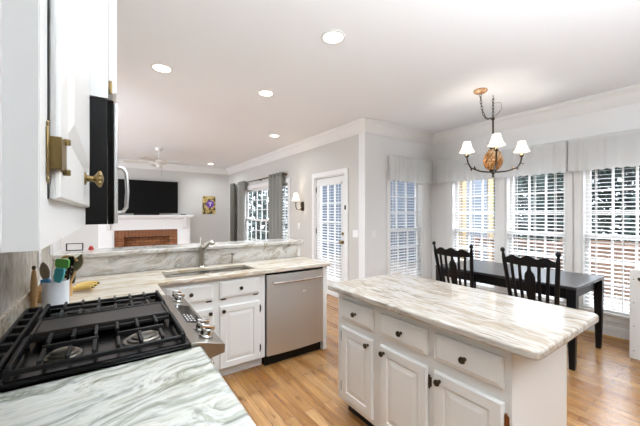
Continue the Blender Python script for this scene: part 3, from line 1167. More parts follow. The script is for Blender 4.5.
# ------------------------------------------------------------------ things on the stove-side counter
CX, CY = -.236, 2.215
ck = thing('utensil_crock', 'white ceramic crock of cooking utensils behind the range', 'crock', (CX, CY, .9145))
bm = B()
lathe(bm, [(.0, 0), (.054, 0), (.058, .004), (.0585, .14), (.0575, .143), (.055, .143), (.0535, .14), (.053, .01), (0, .009)], seg=36)
obj('jar', bm, 'white_ceramic', ck)
RV = Vector((.8192, -.5736, 0)).normalized()   # image right at the camera yaw
def to_w(dx, depth=0):
    """offset in the plan: dx across the view, depth away from the camera"""
    fw = Vector((.5695, .822, 0))
    return Vector((CX, CY, 0)) + RV * dx + fw * depth
def utensil(name, label, base, head, head_kind, mat_head, mat_handle, hw=.026, hl=.085):
    """base, head: (dx, depth, z); the blade sits at the head end"""
    p = to_w(base[0], base[1]); p.z = base[2]
    q = to_w(head[0], head[1]); q.z = head[2]
    root = thing(name, label, 'utensil', tuple(p), 0, 'utensils in the white crock')
    d = q - p
    bm = B()
    n = 6
    tube(bm, [d * i / n for i in range(n + 1)], .006, 8)
    obj('handle', bm, mat_handle, root)
    u = d.normalized()
    s = (RV - u * RV.dot(u)).normalized()
    nrm = s.cross(u).normalized()
    fr = Matrix((( s.x, nrm.x, u.x, d.x), (s.y, nrm.y, u.y, d.y), (s.z, nrm.z, u.z, d.z), (0, 0, 0, 1)))
    bm = B()
    if head_kind == 'spoon':
        lathe(bm, [(hw * math.sin(PI * t) ** .62, -.01 + hl * t) for t in [0.0, .08, .2, .35, .5, .65, .8, .92, 1.0]], (0, 0, 0), 16, sy=.22)
    elif head_kind == 'slotted':
        pts = [(hw * math.sin(PI * (.12 + .88 * t)) , hl * t) for t in [0, .15, .3, .5, .7, .85, 1]]
        outer = [(x, z) for x, z in pts] + [(-x, z) for x, z in reversed(pts[:-1])]
        prism(bm, outer, lambda a, b, t: (a, t, b), -.003, .003)
        for sx in (-.008, .004):
            box(bm, sx, sx + .004, -.0045, -.003, hl * .3, hl * .75)
    else:
        poly = [(-hw * .55, 0), (hw * .55, 0), (hw, hl * .3), (hw, hl * .85), (hw * .8, hl), (-hw * .8, hl * .93), (-hw, hl * .82), (-hw, hl * .3)]
        prism(bm, poly, lambda a, b, t: (a, t, b), -.006, .006)
    obj('head', bm, mat_head, root, .002, xf=fr)
    return root
utensil('cooking_spoon', 'taupe oval spoon leaning left in the crock', (-.005, -.02, .935), (-.034, -.02, 1.065), 'spoon', 'taupe', 'taupe', .029, .11)
utensil('spatula', 'small bright blue spatula at the left rim of the crock', (-.01, -.035, .935), (-.018, -.04, 1.035), 'flat', 'blue', 'blue', .024, .042)
utensil('spatula', 'teal spatula standing upright at the front of the crock', (.012, -.03, .935), (.040, -.035, 1.056), 'flat', 'teal', 'taupe', .026, .082)
utensil('spatula', 'broad green spatula at the centre of the crock', (.012, -.005, .935), (.042, -.012, 1.122), 'flat', 'green', 'black_plastic', .037, .06)
utensil('slotted_spoon', 'taupe slotted spoon leaning right in the crock', (.015, .03, .935), (.072, .045, 1.105), 'slotted', 'taupe', 'oak', .026, .1)
utensil('turner', 'thin pale steel utensil leaning far left out of the crock', (-.015, .0, .935), (-.07, .0, 1.08), 'flat', 'chrome', 'chrome', .008, .03)
utensil('tongs', 'black handled utensil standing at the back of the crock', (.02, .035, .935), (.052, .03, 1.13), 'flat', 'black_plastic', 'black_plastic', .012, .06)
# wooden hoop spoon behind
bm = B()
wd = thing('wooden_hoop', 'curved wooden handle arching at the back of the crock', 'utensil', (0, 0, 0), 0, 'utensils in the white crock')
pts = []
for i in range(13):
    a = R(185 - 150 * i / 12)
    p = to_w(.035 + .062 * math.cos(a), .042)
    pts.append((p.x, p.y, 1.115 + .07 * math.sin(a)))
p0 = to_w(-.02, .035)
pts = [(p0.x, p0.y, .935), (p0.x - .003, p0.y, 1.04)] + pts
tube(bm, pts, .008, 8)
obj('handle', bm, 'oak', wd)

kb = thing('knife_block', 'wooden knife block standing behind the crock', 'knife block', (-.262, 2.40, .9145), R(-30))
bm = B()
prism(bm, [(-.085, 0), (.07, 0), (.082, .07), (.04, .115), (-.085, .085)], lambda a, b, t: (t, -a, b), -.045, .045)
obj('block', bm, 'oak', kb, .004)
def knife(label, dx, dy, z, lean):
    root = thing('knife', label, 'knife', (-.262 + dx, 2.40 + dy, .9145 + z), R(-30), 'knives in the wooden block', )
    root.rotation_euler = (R(lean), R(18), R(-30))
    bm = B()
    prism(bm, [(-.012, 0), (.01, 0), (.012, .03), (.009, .07), (.014, .11), (-.006, .115), (-.013, .09), (-.010, .04)], lambda a, b, t: (a, t, b), -.008, .008)
    h_ = obj('handle', bm, 'black_plastic', root, .003)
    bm = B()
    for z_ in (.025, .055, .085):
        lathe(bm, [(.0035, -.0086), (.0035, .0086)], (0, 0, z_), 8, 'y')
    obj('rivet', bm, 'chrome', h_)
    part('bolster', 'chrome', root, (-.010, .009, -.007, .007, -.006, -.0005))
knife('riveted black knife handle lowest at the right of the block', .088, -.045, .1, 24)
knife('black knife handle at the top middle of the block', .055, .0, .125, 16)
knife('black knife handle at the top right of the block', .085, .03, .13, 16)

pm = thing('pepper_mill', 'turned wooden mill with dark tip between wall and crock', 'mill', (-.316, 2.15, .9145))
bm = B()
lathe(bm, [(.018, 0), (.0185, .02), (.013, .05), (.016, .08), (.0195, .095), (.013, .112), (.0155, .13), (.013, .17), (.009, .21), (.005, .222)], seg=20)
obj('body', bm, 'light_wood', pm)
bm = B()
lathe(bm, [(.006, .222), (.009, .23), (.007, .24), (0, .243)], seg=14)
obj('tip', bm, 'banana_tip', pm)

for i, lab in enumerate(('front banana of the bunch on the worktop behind the range', 'middle banana of the bunch on the worktop behind the range', 'back banana of the bunch, nearest the stone riser')):
    bn = thing('banana', lab, 'banana', (-.135 + .01 * i, 2.53 + .055 * i, .932), R(-20 + 6 * i), 'bananas on the worktop')
    bm = B()
    pts, rad = [], []
    for k in range(11):
        a = R(-60 + 120 * k / 10)
        pts.append((.06 * math.sin(a) * 1.15, .06 * math.cos(a) - .05, .004 + .01 * (k / 10)))
        rad.append(.017 * (.35 + .65 * math.sin(PI * (.08 + .84 * k / 10)) ** .5))
    tube(bm, pts, .016, 8, radii=rad)
    obj('skin', bm, 'banana', bn)
    bm = B()
    e = Vector(pts[-1]); d = (e - Vector(pts[-2])).normalized()
    tube(bm, [e, e + d * .018], .005, 6)
    obj('stem', bm, 'banana_tip', bn)

# things on the far end of the ledge
fr = thing('photo_frame', 'small black-edged clear frame on the left end of the ledge', 'frame', (-.235, 3.36, 1.1078), R(-14))
bm = B()
sash(bm, -.06, .06, 0, .062, -.006, .006, .006)
obj('frame', bm, 'black_plastic', fr)
part('glass', 'glass', fr, (-.054, .054, -.002, .002, .006, .056))
bm = B()
lathe(bm, [(.0, 0), (.018, 0), (.02, .01), (.012, .03), (.004, .036), (0, .037)], (-.122, 3.35, 1.1075), 14)
tag(obj('red_candle', bm, 'red'), 'tiny red candle on the ledge left of the fireplace', 'candle')

# ------------------------------------------------------------------ dining table and chairs
TX0, TX1, TY0, TY1 = 3.45, 4.32, .945, 2.385
tb = thing('dining_table', 'long black wooden dining table in front of the windows', 'table', ((TX0 + TX1) / 2, (TY0 + TY1) / 2, 0))
hx, hy = (TX1 - TX0) / 2, (TY1 - TY0) / 2
part('tabletop', 'table_black', tb, (-hx, hx, -hy, hy, .733, .76), bev=.005)
part('apron', 'black_wood', tb, (-hx + .05, -hx + .07, -hy + .075, hy - .075, .63, .7325), (hx - .07, hx - .05, -hy + .075, hy - .075, .63, .7325),
     (-hx + .075, hx - .075, -hy + .05, -hy + .07, .63, .7325), (-hx + .075, hx - .075, hy - .07, hy - .05, .63, .7325))
for sx in (-1, 1):
    for sy in (-1, 1):
        bm = B()
        cx, cy = sx * (hx - .04), sy * (hy - .04)
        vs = []
        for z, w in ((0, .022), (.6, .036), (.7325, .036)):
            vs.append([bm.verts.new((cx + a * w, cy + b * w, z)) for a, b in ((-1, -1), (1, -1), (1, 1), (-1, 1))])
        bm.faces.new(list(reversed(vs[0]))); bm.faces.new(vs[-1])
        for p, q in zip(vs, vs[1:]):
            for i in range(4):
                j = (i + 1) % 4
                bm.faces.new((p[i], p[j], q[j], q[i]))
        obj('leg', bm, 'black_wood', tb, .003)

def make_chair(label):
    """faces +y; back posts lean to -y"""
    t = thing('dining_chair', label, 'chair', (0, 0, 0), 0, 'black dining chairs at the table')
    bm = B()
    poly = [(-.185, -.19), (.185, -.19), (.215, .2), (.19, .225), (-.19, .225), (-.215, .2)]
    prism(bm, poly, lambda a, b, z: (a, b, z), .43, .462)
    obj('seat', bm, 'black_wood', t, .012, 3)
    def post_pt(s, z):
        u = max(0, (z - .46) / .64)
        return Vector((s * (.175 + .052 * u), -.175 - .115 * u, z))
    for s in (-1, 1):
        bm = B()
        zs = [.463, .5, .56, .58, .6, .7, .8, .9, .95, 1.0, 1.04, 1.052]
        rs_ = [.015, .016, .019, .015, .019, .018, .0185, .019, .019, .018, .013, .009]
        tube(bm, [post_pt(s, z) for z in zs], .018, 12, radii=rs_)
        p = post_pt(s, 1.075)
        sphere(bm, p, .021, u=14, v=10, sz=1.15)
        sphere(bm, post_pt(s, 1.052), .013, u=12, v=8, sz=.6)
        obj('back_post', bm, 'black_wood', t)
    # crest rail with scalloped top
    bm = B()
    n = 40
    top, bot = [], []
    for i in range(n + 1):
        u = -1 + 2 * i / n
        xx = u * .202
        w = 1.018 + .012 * math.cos(u * PI * 3) + .012 * math.cos(u * PI / 2)
        top.append((xx, w))
        bot.append((xx, .955 - .012 * (1 - u * u)))
    def cf(a, z, tt):
        u = (z - .46) / .64
        return Vector((a, -.175 - .115 * u - .018 * (1 - (a / .21) ** 2) + tt, z))
    # front and back strips
    ring = []
    rows = [[bm.verts.new(cf(a, z, tt)) for a, z in arr] for arr, tt in ((bot, -.011), (top, -.011), (top, .011), (bot, .011))]
    for k in range(4):
        p, q = rows[k], rows[(k + 1) % 4]
        for i in range(n):
            bm.faces.new((p[i], p[i + 1], q[i + 1], q[i]))
    for i in (0, n):
        bm.faces.new([rows[k][i] for k in range(4)])
    obj('crest_rail', bm, 'black_wood', t)
    def slat(x0, x1, w):
        bm = B()
        A = cf(x0, .50, 0); Bp = cf(x1, .962, 0)
        mid = (A + Bp) / 2 + Vector((.0, -.012, 0))
        pts = [A, A.lerp(mid, .5) + Vector((0, -.003, 0)), mid, mid.lerp(Bp, .5) + Vector((0, -.003, 0)), Bp]
        for p, q in zip(pts, pts[1:]):
            bar(bm, p, q, .01, .01)
        bm.free()
        bm = B()
        L, Rr = [], []
        rows = []
        for p in pts:
            rows.append([bm.verts.new(p + Vector((dx, dy, 0))) for dx, dy in ((-w / 2, -.006), (w / 2, -.006), (w / 2, .006), (-w / 2, .006))])
        for p, q in zip(rows, rows[1:]):
            for i in range(4):
                j = (i + 1) % 4
                bm.faces.new((p[i], p[j], q[j], q[i]))
        bm.faces.new(list(reversed(rows[0]))); bm.faces.new(rows[-1])
        obj('slat', bm, 'black_wood', t, .002)
    for s in (-1, 1):
        slat(s * .118, s * .150, .026)
        slat(s * .066, s * .080, .026)
    bm = B()
    zs = [(.50, .02), (.58, .026), (.66, .036), (.76, .042), (.84, .044), (.875, .036), (.90, .018), (.93, .014), (.96, .02)]
    rows = []
    for z, w in zs:
        p = cf(0, z, 0)
        rows.append([bm.verts.new(p + Vector((dx, dy, 0))) for dx, dy in ((-w, -.006), (w, -.006), (w, .006), (-w, .006))])
    for p, q in zip(rows, rows[1:]):
        for i in range(4):
            j = (i + 1) % 4
            bm.faces.new((p[i], p[j], q[j], q[i]))
    bm.faces.new(list(reversed(rows[0]))); bm.faces.new(rows[-1])
    obj('splat', bm, 'black_wood', t, .002)
    bm = B()
    bar(bm, cf(-.165, .5, 0), cf(.165, .5, 0), .022, .045)
    obj('lower_rail', bm, 'black_wood', t, .003)
    for s in (-1, 1):
        for yy in (-.17, .19):
            bm = B()
            top_ = Vector((s * .17, yy, .43)); bot_ = Vector((s * .2, yy + (.03 if yy > 0 else -.05), 0))
            tube(bm, [top_.lerp(bot_, k) for k in (0, .1, .3, .55, .62, .7, 1)], .018, 12, radii=[.018, .02, .023, .019, .022, .018, .013])
            obj('leg', bm, 'black_wood', t)
    for s in (-1, 1):
        bm = B()
        tube(bm, [(s * .187, -.195, .2), (s * .188, .0, .2), (s * .187, .205, .2)], .011, 10, radii=[.009, .014, .009])
        obj('stretcher', bm, 'black_wood', t)
    bm = B()
    tube(bm, [(-.18, 0, .2), (0, 0, .2), (.18, 0, .2)], .011, 10, radii=[.009, .014, .009])
    obj('stretcher', bm, 'black_wood', t)
    return t
ch = make_chair('black slat-back dining chair on the left, in front of the corner window')
ch.location = (3.445, 1.975, 0)
ch.rotation_euler = (0, 0, R(-90))
c2 = copy_tree(ch)
c2.location = (3.445, 1.213, 0)
c2['label'] = 'black slat-back dining chair on the right, in front of the middle window'

# ------------------------------------------------------------------ white cabinet at right edge
wc = thing('white_sideboard', 'white painted cabinet end with rounded corner at the right edge', 'cabinet', (4.235, .745, 0), R(-90))
bm = B()
n = 6
r = .03
poly = [(0, .0005), (1.0, .0005), (1.0, .875)] + [(r - r * math.sin(R(90 * i / n)), .875 - r + r * math.cos(R(90 * i / n))) for i in range(n + 1)]
prism(bm, poly, lambda a, b, t: (a, t, b), 0, .42)
obj('body', bm, 'cab', wc, .004)
bm = B()
for x, z in ((.03, .78), (.03, .55), (.03, .32), (.03, .08), (.09, .7), (.09, .4)):
    lathe(bm, [(.005, 0), (.004, .002), (0, .0025)], (x, 0, z), 8, '-y')
obj('screw_heads', bm, 'bronze', wc)
bm = B()
lathe(bm, [(.014, 0), (.012, .006), (.017, .016), (.01, .024), (0, .025)], (.075, 0, .79), 12, '-y')
obj('knob', bm, 'bronze', wc)

# ------------------------------------------------------------------ chandelier
HX, HY = 3.674, 1.776
cl = thing('chandelier', 'pineapple chandelier with three white shades hanging over the table', 'chandelier', (HX, HY, CE))
# canopy toward the kitchen
bm = B()
lathe(bm, [(0, -.045), (.012, -.045), (.02, -.04), (.05, -.034), (.068, -.022), (.072, -.01), (.066, -.0005)], (-.262, .008, 0), 24)
obj('canopy', bm, 'pineapple', cl)
def chain(bm, pts, r=.0042, ln=.034):
    pts = [Vector(p) for p in pts]
    # resample
    seg = []
    acc = []
    tot = 0
    for a, b in zip(pts, pts[1:]):
        acc.append((tot, a, b)); tot += (b - a).length
    n = max(2, int(tot / ln))
    def at(s):
        for (t0, a, b) in reversed(acc):
            if s >= t0:
                return a.lerp(b, min(1, (s - t0) / max(1e-6, (b - a).length)))
        return pts[0]
    for i in range(n):
        a, b = at(tot * i / n), at(tot * (i + 1) / n)
        d = (b - a); L = d.length; d.normalize()
        s = d.cross(Vector((0, 1, 0)) if i % 2 else Vector((1, 0, .3))).normalized()
        c = (a + b) / 2
        ring = [c + d * (L * .68) * math.cos(2 * PI * k / 10) + s * .010 * math.sin(2 * PI * k / 10) for k in range(10)]
        tube(bm, ring, r * .8, 5, closed=True)
bm = B()
cp = [(-.262, .008, -.045)]
for i in range(1, 13):
    u = i / 12
    x = -.262 + .262 * u ** 1.7
    z = -.045 - .255 * (u / .68) * (2 - u / .68) if u < .68 else -.30 + .03 * ((u - .68) / .32)
    cp.append((x, .008 * (1 - u), z))
chain(bm, cp)
chain(bm, [(0, 0, -.05), (0, 0, -.27)])
obj('chain', bm, 'bronze', cl)
bm = B()
tube(bm, [(0, 0, -.0005), (0, 0, -.02), (.016, 0, -.03), (.018, 0, -.045), (.0, 0, -.056), (-.012, 0, -.045)], .004, 8)
obj('ceiling_hook', bm, 'bronze', cl)
bm = B()
tube(bm, [(0.0, 0, -.10), (.04, -.03, -.09), (.078, -.052, -.085), (.083, -.055, -.12), (.08, -.053, -.17), (.045, -.03, -.22), (.0, 0, -.265)], .003, 6)
obj('cord', bm, 'steel_dark', cl)
bm = B()
lathe(bm, [(0, -.262), (.016, -.264), (.018, -.285), (.010, -.295), (.009, -.60), (.012, -.61)], seg=14)
obj('stem', bm, 'bronze', cl)
# pineapple body with diamond relief
bm = B()
seg, rows_ = 84, 56
zb, zt = -.87, -.635
rings = []
groove = {}
for j in range(rows_ + 1):
    v = j / rows_
    z = zb + (zt - zb) * v
    rr = .108 * (math.sin(PI * (.10 + .80 * v)) ** .6) * (1 - .18 * v)
    ring = []
    for i in range(seg):
        a = 2 * PI * i / seg
        bmp = min(abs(math.sin(a * 6 + v * 11)), abs(math.sin(a * 6 - v * 11)))
        q = rr * (.93 + .12 * min(bmp * 1.6, 1))
        groove[(j, i)] = bmp < .36
        ring.append(bm.verts.new((q * math.cos(a), q * math.sin(a), z)))
    rings.append(ring)
for jj in range(rows_):
    a, b = rings[jj], rings[jj + 1]
    for i in range(seg):
        j = (i + 1) % seg
        f = bm.faces.new((a[i], a[j], b[j], b[i]))
        f.material_index = 1 if groove[(jj, i)] and groove[(jj + 1, j)] else 0
bm.faces.new(list(reversed(rings[0]))); bm.faces.new(rings[-1])
obj('pineapple_body', bm, ['pineapple', 'pine_groove'], cl)
bm = B()
for ringi, (nn, tilt, ln) in enumerate(((7, 62, .085), (7, 38, .10))):
    for i in range(nn):
        a = 2 * PI * (i + .5 * ringi) / nn
        d = Vector((math.cos(a), math.sin(a), 0))
        pts = []
        for k in range(6):
            u = k / 5
            ang = R(tilt) * u
            pts.append(Vector((0, 0, zt - .004)) + d * (.02 + ln * .7 * u * math.sin(R(tilt))) + Vector((0, 0, ln * math.sin(PI * .5 * u) * math.cos(R(tilt) * .8))))
        tube(bm, pts, .008, 6, radii=[.008, .011, .011, .009, .006, .001], flat=.3)
obj('leaf_crown', bm, 'bronze', cl)
bm = B()
lathe(bm, [(0, -.96), (.007, -.958), (.013, -.945), (.008, -.93), (.01, -.922), (.02, -.912), (.012, -.9), (.03, -.888), (.045, -.872), (.03, -.862), (.01, -.855)], seg=18)
obj('finial', bm, 'bronze', cl)
cam_dir = math.atan2(-HY, -HX)
for k in range(3):
    a = (R(211), R(327), R(136))[k]
    d = Vector((math.cos(a), math.sin(a), 0))
    RA = (.35, .34, .285)[k]
    bm = B()
    pts = [d * r_ * RA / .355 + Vector((0, 0, z)) for r_, z in ((.02, -.895), (.08, -.893), (.16, -.885), (.24, -.862), (.30, -0.8420), (.338, -0.7870), (.352, -0.7370), (.355, -0.7120))]
    tube(bm, pts, .0085, 8)
    arm = obj('arm', bm, 'bronze', cl)
    c = d * RA
    s = d.cross(Vector((0, 0, 1)))
    # leaves on the arm and cup
    for (q, dir_) in ((c + Vector((0, 0, -0.7220)), d * .7 + Vector((0, 0, .8))), (c + Vector((0, 0, -0.7220)), -d * .6 + Vector((0, 0, .9))),
                      (c + Vector((0, 0, -0.7220)), s * .8 + Vector((0, 0, .7))), (c + Vector((0, 0, -0.7220)), -s * .8 + Vector((0, 0, .7))),
                      (pts[4], -d * .3 + s * .5 + Vector((0, 0, -.5))), (pts[3], d * .3 - s * .4 + Vector((0, 0, .6))), (pts[5], d * .8 + Vector((0, 0, -.2)))):
        dn = dir_.normalized()
        bm = B()
        tube(bm, [q + dn * t for t in (0, .012, .025, .038, .05)], .008, 6, radii=[.003, .009, .010, .007, .001], flat=.35)
        obj('leaf', bm, 'bronze', arm)
    bm = B()
    lathe(bm, [(.005, -0.7220), (.018, -0.7140), (.022, -0.7020), (.016, -0.6980)], tuple(c), 14)
    obj('leaf_cup', bm, 'bronze', arm)
    bm = B()
    lathe(bm, [(.010, -0.6975), (.010, -0.6220), (0, -0.6200)], tuple(c), 12)
    obj('candle_sleeve', bm, 'candle', arm)
    bm = B()
    # bell shade, open top and bottom
    prof = [(.083, -0.6580), (.068, -0.6370), (.053, -0.6020), (.043, -0.5670), (.037, -0.5370)]
    nseg = 28
    rr_ = []
    for r_, z in prof:
        rr_.append([bm.verts.new((c.x + r_ * math.cos(2 * PI * i / nseg), c.y + r_ * math.sin(2 * PI * i / nseg), z)) for i in range(nseg)])
    for p, q in zip(rr_, rr_[1:]):
        for i in range(nseg):
            j = (i + 1) % nseg
            bm.faces.new((p[i], p[j], q[j], q[i]))
    so = obj('shade', bm, 'shade', arm)
    cb = bpy.data.lights.new('candle_bulb', 'POINT'); cb.energy = CANDLE_POWER; cb.shadow_soft_size = .015; cb.color = (1, .93, .84)
    cbo = bpy.data.objects.new('candle_bulb', cb); COL.objects.link(cbo); cbo.parent = arm; cbo.location = (c.x, c.y, -0.5970)
    md = so.modifiers.new('thick', 'SOLIDIFY'); md.thickness = .0015

# ------------------------------------------------------------------ recessed ceiling lights
def downlight(label, x, y, power):
    root = thing('recessed_light', label, 'ceiling light', (x, y, CE), 0, 'recessed ceiling lights')
    bm = B()
    n = 32
    rings = [[bm.verts.new((r_ * math.cos(2 * PI * i / n), r_ * math.sin(2 * PI * i / n), z)) for i in range(n)] for r_, z in ((.098, -.0005), (.096, -.006), (.078, -.008), (.076, -.004))]
    for p, q in zip(rings, rings[1:]):
        for i in range(n):
            j = (i + 1) % n
            bm.faces.new((p[i], p[j], q[j], q[i]))
    obj('trim_ring', bm, 'trim', root)
    bm = B()
    lathe(bm, [(.0, -.0045), (.0755, -.0045), (.0755, -.002), (0, -.002)], seg=28)
    obj('lens', bm, 'glow', root)
    ld = bpy.data.lights.new('recessed_lamp', 'AREA')
    ld.shape = 'DISK'
    ld.size = .15
    ld.energy = power
    ld.color = LAMP_COLOR
    ld.spread = R(150)
    lo = bpy.data.objects.new('recessed_lamp', ld)
    COL.objects.link(lo)
    lo.parent = root
    lo.location = (0, 0, -.012)
    return root
downlight('recessed ceiling light nearest the camera, largest and highest', 1.44, 1.9, LAMP_POWER)
downlight('recessed ceiling light on the left, above the sink corner', .419, 3.227, LAMP_POWER)
downlight('recessed ceiling light in the middle, above the dishwasher end', 1.483, 3.223, LAMP_POWER)
downlight('recessed ceiling light near the glazed door wall', 2.419, 4.904, LAMP_POWER * .3)
downlight('smallest recessed ceiling light, farthest back above the framed poster', 2.35, 8.75, LAMP_POWER)

downlight('added unseen recessed light above the aisle, brightening the island front', 1.0, .78, LAMP_POWER * .6)  # extra lamp added out of view to light the island front
# added bowl-shaped fill lamp behind the camera, bouncing light off the ceiling
bl_ = thing('added_fill_lamp', 'unseen bowl lamp added behind the camera to brighten the ceiling', 'fill lamp', (.98, -1.1, CE))
bm = B()
lathe(bm, [(.05, -.03), (.06, -.02), (.06, -.0005)], seg=20)
for k in range(3):
    a = 2 * PI * k / 3
    tube(bm, [(.03 * math.cos(a), .03 * math.sin(a), -.028), (.19 * math.cos(a), .19 * math.sin(a), -1.23)], .004, 6)
obj('canopy', bm, 'steel', bl_)
bm = B()
lathe(bm, [(.2, -1.23), (.195, -1.26), (.16, -1.31), (.09, -1.345), (0, -1.355), (0, -1.35), (.085, -1.34), (.155, -1.305), (.188, -1.26), (.193, -1.23), (.2, -1.23)], seg=32, cap=False)
obj('glass_bowl', bm, 'white_ceramic', bl_)
ld = bpy.data.lights.new('bounce_fill', 'AREA'); ld.shape = 'DISK'; ld.size = .32; ld.energy = FILL_POWER; ld.color = LAMP_COLOR
lo = bpy.data.objects.new('bounce_fill', ld); COL.objects.link(lo); lo.parent = bl_; lo.location = (0, 0, -1.25); lo.rotation_euler = (PI, 0, 0)

# ------------------------------------------------------------------ living room
# fireplace
fp = thing('fireplace', 'white mantel fireplace with red brick surround below the television', 'fireplace', (0, YF, 0))
FX0, FX1 = -.20, 1.98
part('mantel_shelf', 'trim', fp, (FX0 - .08, FX1 + .02, -.42, -.001, 1.33, 1.375), (FX0 - .05, FX1 - .01, -.39, -.001, 1.295, 1.33), bev=.006)
part('frieze', 'trim', fp, (FX0, FX1 - .05, -.30, -.001, .985, 1.295))
bm = B()
box(bm, FX0 + .35, FX1 - .40, -.308, -.3005, 1.08, 1.26)
obj('frieze_panel', bm, 'trim', fp, .004)
for s, x0 in ((0, FX0), (1, FX1 - .38)):
    part('pilaster', 'trim', fp, (x0, x0 + .33, -.30, -.001, 0, .984), (x0 + .04, x0 + .29, -.315, -.30, .12, .95), bev=.004)
    bm = B()
    xc = x0 + .2
    prism(bm, [(-.30, 1.0), (-.33, 1.0), (-.335, 1.06), (-.355, 1.10), (-.365, 1.17), (-.375, 1.23), (-.38, 1.294), (-.30, 1.294)], lambda a, b, t: (t, a, b), xc - .045, xc + .045)
    obj('corbel', bm, 'trim', fp, .004)
bx0, bx1 = FX0 + .332, FX1 - .382
part('brick_surround', 'brick', fp, (bx0, bx0 + .2, -.27, -.002, 0, .80), (bx1 - .2, bx1, -.27, -.002, 0, .80), (bx0, bx1, -.262, -.002, .80, .983))
bm = B()
n = int((bx1 - bx0) / .075)
for i in range(n):
    x = bx0 + (bx1 - bx0) * (i + .08) / n
    box(bm, x, x + (bx1 - bx0) / n * .74, -.282, -.269, .805, .978)
obj('soldier_course', bm, 'brick_a', fp, .002)
part('firebox', 'brick', fp, (bx0 + .202, bx1 - .202, -.05, -.003, 0, .798))
part('firebox_lining', 'void', fp, (bx0 + .202, bx1 - .202, -.26, -.052, .79, .798))

tv = thing('television', 'large black flat television standing above the mantel', 'television', (.86, YF - .12, 1.376))
part('screen', 'screen', tv, (-.765, .765, -.034, -.022, .015, .875), bev=.002)
part('bezel', 'black_plastic', tv, (-.775, .775, -.0215, .03, 0, .885), bev=.004)
tv.location.z = 1.425
part('stand', 'black_plastic', tv, (-.3, .3, -.08, .08, -.049, -.001))
sb = part('streaming_box', 'black_plastic', None, (1.70, 1.82, YF - .30, YF - .2, 1.3755, 1.40), bev=.004)
tag(sb, 'small black box on the right end of the mantel', 'media box')

ps = thing('wall_poster', 'small yellow and purple poster on the far wall', 'poster', (2.53, YF - .001, 1.67))
part('print', 'poster', ps, (-.19, .19, -.02, 0, -.27, .27))
bm = B()
lathe(bm, [(.115, .0), (.115, .004), (0, .005)], (.03, -.0205, .03), 20, '-y')
obj('emblem', bm, 'purple', ps)
part('letter', 'poster_white', ps, (-.02, .08, -.029, -.026, .055, .08), (.018, .042, -.029, -.026, -.03, .055))

# curtains
def curtain(label, y0, y1, z0, z1, m, n, depth=.045):
    root = thing('curtain', label, 'curtain', (XD, (y0 + y1) / 2, 0), R(-90), 'grey living room curtains')
    h_ = (y1 - y0) / 2
    bm = B()
    N = n * 10
    rows = []
    for z in (z0, z0 + .5, (z0 + z1) / 2, z1 - .3, z1):
        row = []
        for i in range(N + 1):
            u = i / N
            row.append(bm.verts.new((-h_ + 2 * h_ * u, -.11 + depth * math.sin(u * n * 2 * PI + .15 * z), z)))
        rows.append(row)
    for p, q in zip(rows, rows[1:]):
        for i in range(N):
            bm.faces.new((p[i], p[i + 1], q[i + 1], q[i]))
    o = obj('panel', bm, m, root)
    md = o.modifiers.new('thick', 'SOLIDIFY'); md.thickness = .004
    bm = B()
    for i in range(2 * n):
        u = (i + .5) / (2 * n)
        ring = [(-h_ + 2 * h_ * u + .001, -.11 + .026 * math.cos(2 * PI * k / 12), z1 - .05 + .026 * math.sin(2 * PI * k / 12)) for k in range(12)]
        tube(bm, ring, .004, 5, closed=True)
    obj('grommets', bm, 'bronze', root)
    return root
CZ = 2.30
curtain('grey grommet curtain panel at the right end of the living room window', 5.80, 6.48, .02, CZ, 'sofa_grey', 4)
curtain('grey grommet curtain panel at the left end of the living room window', 7.95, 8.45, .02, CZ, 'sofa_grey', 4)
curtain('darker curtain panel nearest the far corner of the living room', 8.78, 9.1, .02, CZ, 'curtain_dark', 3)
cr = thing('curtain_rod', 'dark metal curtain rod over the living room window', 'curtain rod', (XD, 7.2, CZ - .05), R(-90))
bm = B()
tube(bm, [(-1.55, -.11, 0), (1.42, -.11, 0)], .011, 10)
obj('pole', bm, 'bronze', cr)
for x in (-1.58, 1.45):
    bm = B()
    sphere(bm, (x, -.11, 0), .036, u=14, v=10)
    obj('finial', bm, 'bronze', cr)
for x in (-1.0, 0.1, 1.38):
    bm = B()
    tube(bm, [(x, -.11, 0), (x, -.001, 0)], .007, 8)
    lathe(bm, [(.022, 0), (.022, .006)], (x, -.001, 0), 12, '-y')
    obj('bracket', bm, 'bronze', cr)

# sconce
scn = thing('wall_sconce', 'bronze wall sconce with a white shade left of the glazed door', 'sconce', (XD, 5.14, 1.60), R(-90))
part('backplate', 'bronze', scn, (-.06, .06, -.02, -.0005, -.125, .05), bev=.012)
bm = B()
tube(bm, [(0, -.02, -.06), (-.01, -.08, -.11), (-.02, -.12, -.10), (-.03, -.14, -.05), (-.03, -.14, .03)], .008, 10)
lathe(bm, [(.008, .03), (.024, .035), (.026, .045), (.012, .05)], (-.03, -.14, 0), 14)
obj('arm', bm, 'bronze', scn)
bm = B()
lathe(bm, [(.011, .0505), (.011, .12), (0, .122)], (-.03, -.14, 0), 12)
obj('candle_sleeve', bm, 'candle', scn)
bm = B()
nseg = 28
rr_ = [[bm.verts.new((-.03 + r_ * math.cos(2 * PI * i / nseg), -.14 + r_ * math.sin(2 * PI * i / nseg), z)) for i in range(nseg)] for r_, z in ((.082, .07), (.062, .10), (.048, .16), (.038, .22))]
for p, q in zip(rr_, rr_[1:]):
    for i in range(nseg):
        j = (i + 1) % nseg
        bm.faces.new((p[i], p[j], q[j], q[i]))
so = obj('shade', bm, 'shade', scn)
md = so.modifiers.new('thick', 'SOLIDIFY'); md.thickness = .0015
pl = bpy.data.lights.new('sconce_bulb', 'POINT'); pl.energy = 2.5; pl.shadow_soft_size = .02; pl.color = (1, .86, .66)
